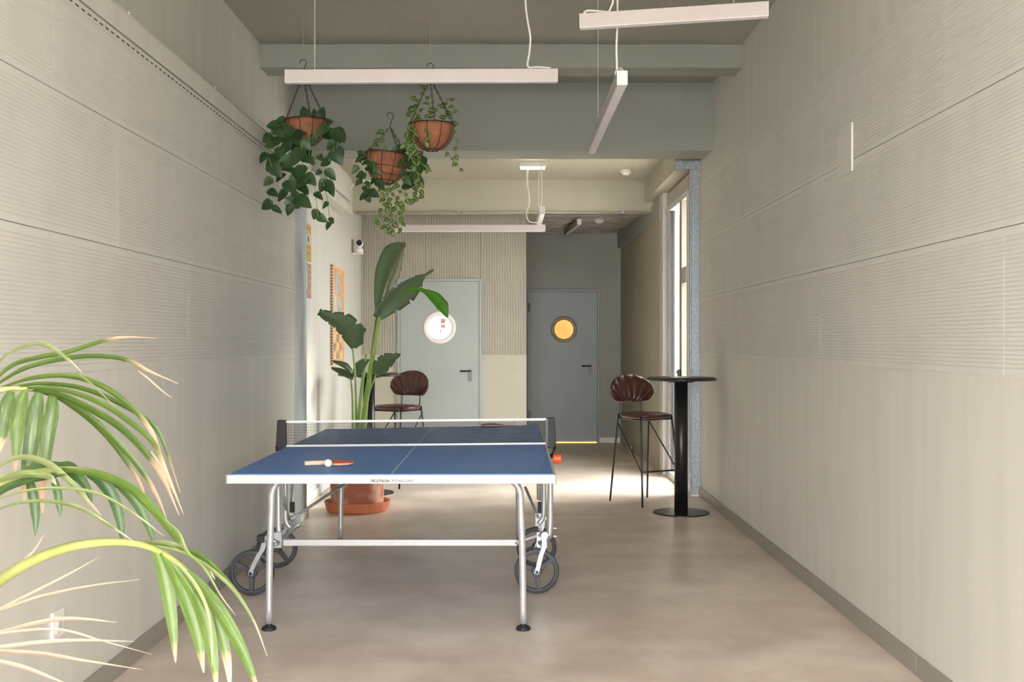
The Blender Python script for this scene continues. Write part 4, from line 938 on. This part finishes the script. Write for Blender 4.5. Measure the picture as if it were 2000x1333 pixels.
leaflets(f2, [
    ([(-20, 925), (15, 900), (50, 892), (95, 905), (135, 938), (170, 975), (198, 1005)], 15, L_palmy, 2.25, 2.15, UP),
    ([(-10, 950), (40, 928), (90, 912), (140, 920), (170, 950), (180, 985)], 26, L_palmd, 2.26, 2.22, SD),
    ([(-20, 945), (20, 930), (60, 925), (95, 930), (110, 945)], 22, L_palmy, 2.2, 2.15, UP),
    ([(-30, 985), (10, 955), (55, 938), (100, 930), (130, 925)], 20, L_palmd, 2.22, 2.18, UP),
    ([(165, 918), (195, 935), (222, 970), (236, 1020), (238, 1062)], 24, L_palmd, 2.22, 2.2, SD),
    ([(120, 915), (185, 925), (250, 950), (300, 995), (345, 1050), (368, 1080)], 20, L_palm, 2.22, 2.1, UP),
    ([(190, 922), (235, 945), (270, 985), (292, 1030), (300, 1062)], 20, L_palmd, 2.24, 2.24, SD),
    ([(-10, 975), (50, 957), (120, 952), (190, 962), (260, 1000), (320, 1045)], 8, L_palmy, 2.18, 2.1, UP),
    ([(-10, 995), (40, 980), (100, 978), (160, 992), (220, 1028), (270, 1062)], 9, L_palmy, 2.16, 2.1, UP),
    ([(55, 930), (65, 965), (70, 1005), (69, 1045)], 20, L_palmd, 2.27, 2.26, SD),
    ([(102, 925), (112, 955), (116, 985), (118, 1006)], 16, L_palmd, 2.27, 2.26, SD),
    ([(118, 903), (140, 908), (155, 925), (165, 945)], 14, L_palmd, 2.3, 2.3, SD)])
f3 = frond([(-60, 1178), (0, 1132), (60, 1095), (130, 1068), (200, 1057), (270, 1060), (330, 1085), (385, 1130)], [2.3, 2.25, 2.2, 2.17, 2.14, 2.12, 2.1, 2.08], .0115, M_rach)
leaflets(f3, [
    ([(300, 1068), (318, 1110), (330, 1170), (338, 1230), (343, 1292)], 27, L_palm, 2.11, 2.08, SD),
    ([(318, 1076), (350, 1130), (372, 1190), (388, 1250), (398, 1312)], 32, L_palm, 2.10, 2.05, SD),
    ([(335, 1088), (378, 1150), (402, 1210), (416, 1280), (424, 1350)], 30, L_palm, 2.10, 2.04, SD),
    ([(352, 1100), (400, 1165), (430, 1230), (444, 1290), (450, 1350)], 24, L_palmt, 2.09, 2.06, SD),
    ([(365, 1112), (410, 1165), (450, 1225), (482, 1290), (506, 1350)], 26, L_palm, 2.08, 2.0, SD),
    ([(290, 1062), (350, 1075), (405, 1105), (455, 1150), (495, 1210), (522, 1280)], 8, L_palmy, 2.12, 1.98, UP),
    ([(300, 1062), (360, 1072), (400, 1090), (432, 1120), (470, 1165), (490, 1200)], 10, L_palm, 2.12, 2.05, UP),
    ([(280, 1058), (330, 1060), (370, 1078), (400, 1100), (420, 1130)], 12, L_palmy, 2.13, 2.08, UP),
    ([(340, 1092), (375, 1130), (400, 1175), (412, 1230), (414, 1300)], 7, L_palmy, 2.05, 2.0, SD),
    ([(320, 1010), (350, 1040), (365, 1075), (400, 1110), (430, 1160), (460, 1200)], 6, L_palmy, 2.08, 2.02, UP)])
f4 = frond([(-90, 1200), (-40, 1210)], [2.32, 2.3], .008, M_rach)
leaflets(f4, [
    ([(-50, 1170), (0, 1132), (40, 1100), (66, 1075), (86, 1042)], 9, L_dry, 2.3, 2.3, UP),
    ([(-60, 1215), (0, 1188), (60, 1158), (130, 1122), (197, 1084)], 8, L_dry, 2.3, 2.25, UP),
    ([(-60, 1205), (0, 1190), (80, 1163), (180, 1142), (272, 1130)], 7, L_dry, 2.28, 2.2, UP),
    ([(-60, 1240), (0, 1234), (70, 1216), (120, 1208), (170, 1208), (228, 1214)], 11, L_dry, 2.3, 2.2, UP),
    ([(-60, 1248), (0, 1236), (70, 1228), (130, 1230), (200, 1250), (296, 1276)], 6, L_dry, 2.28, 2.15, UP),
    ([(-60, 1268), (0, 1263), (70, 1254), (150, 1249), (262, 1251)], 10, L_dry, 2.27, 2.15, UP),
    ([(-60, 1265), (0, 1270), (80, 1275), (160, 1288), (278, 1306)], 9, L_dry, 2.26, 2.15, UP),
    ([(-60, 1275), (0, 1290), (50, 1303), (90, 1318), (140, 1338)], 9, L_dry, 2.25, 2.15, UP)])
bpy.context.view_layer.update()
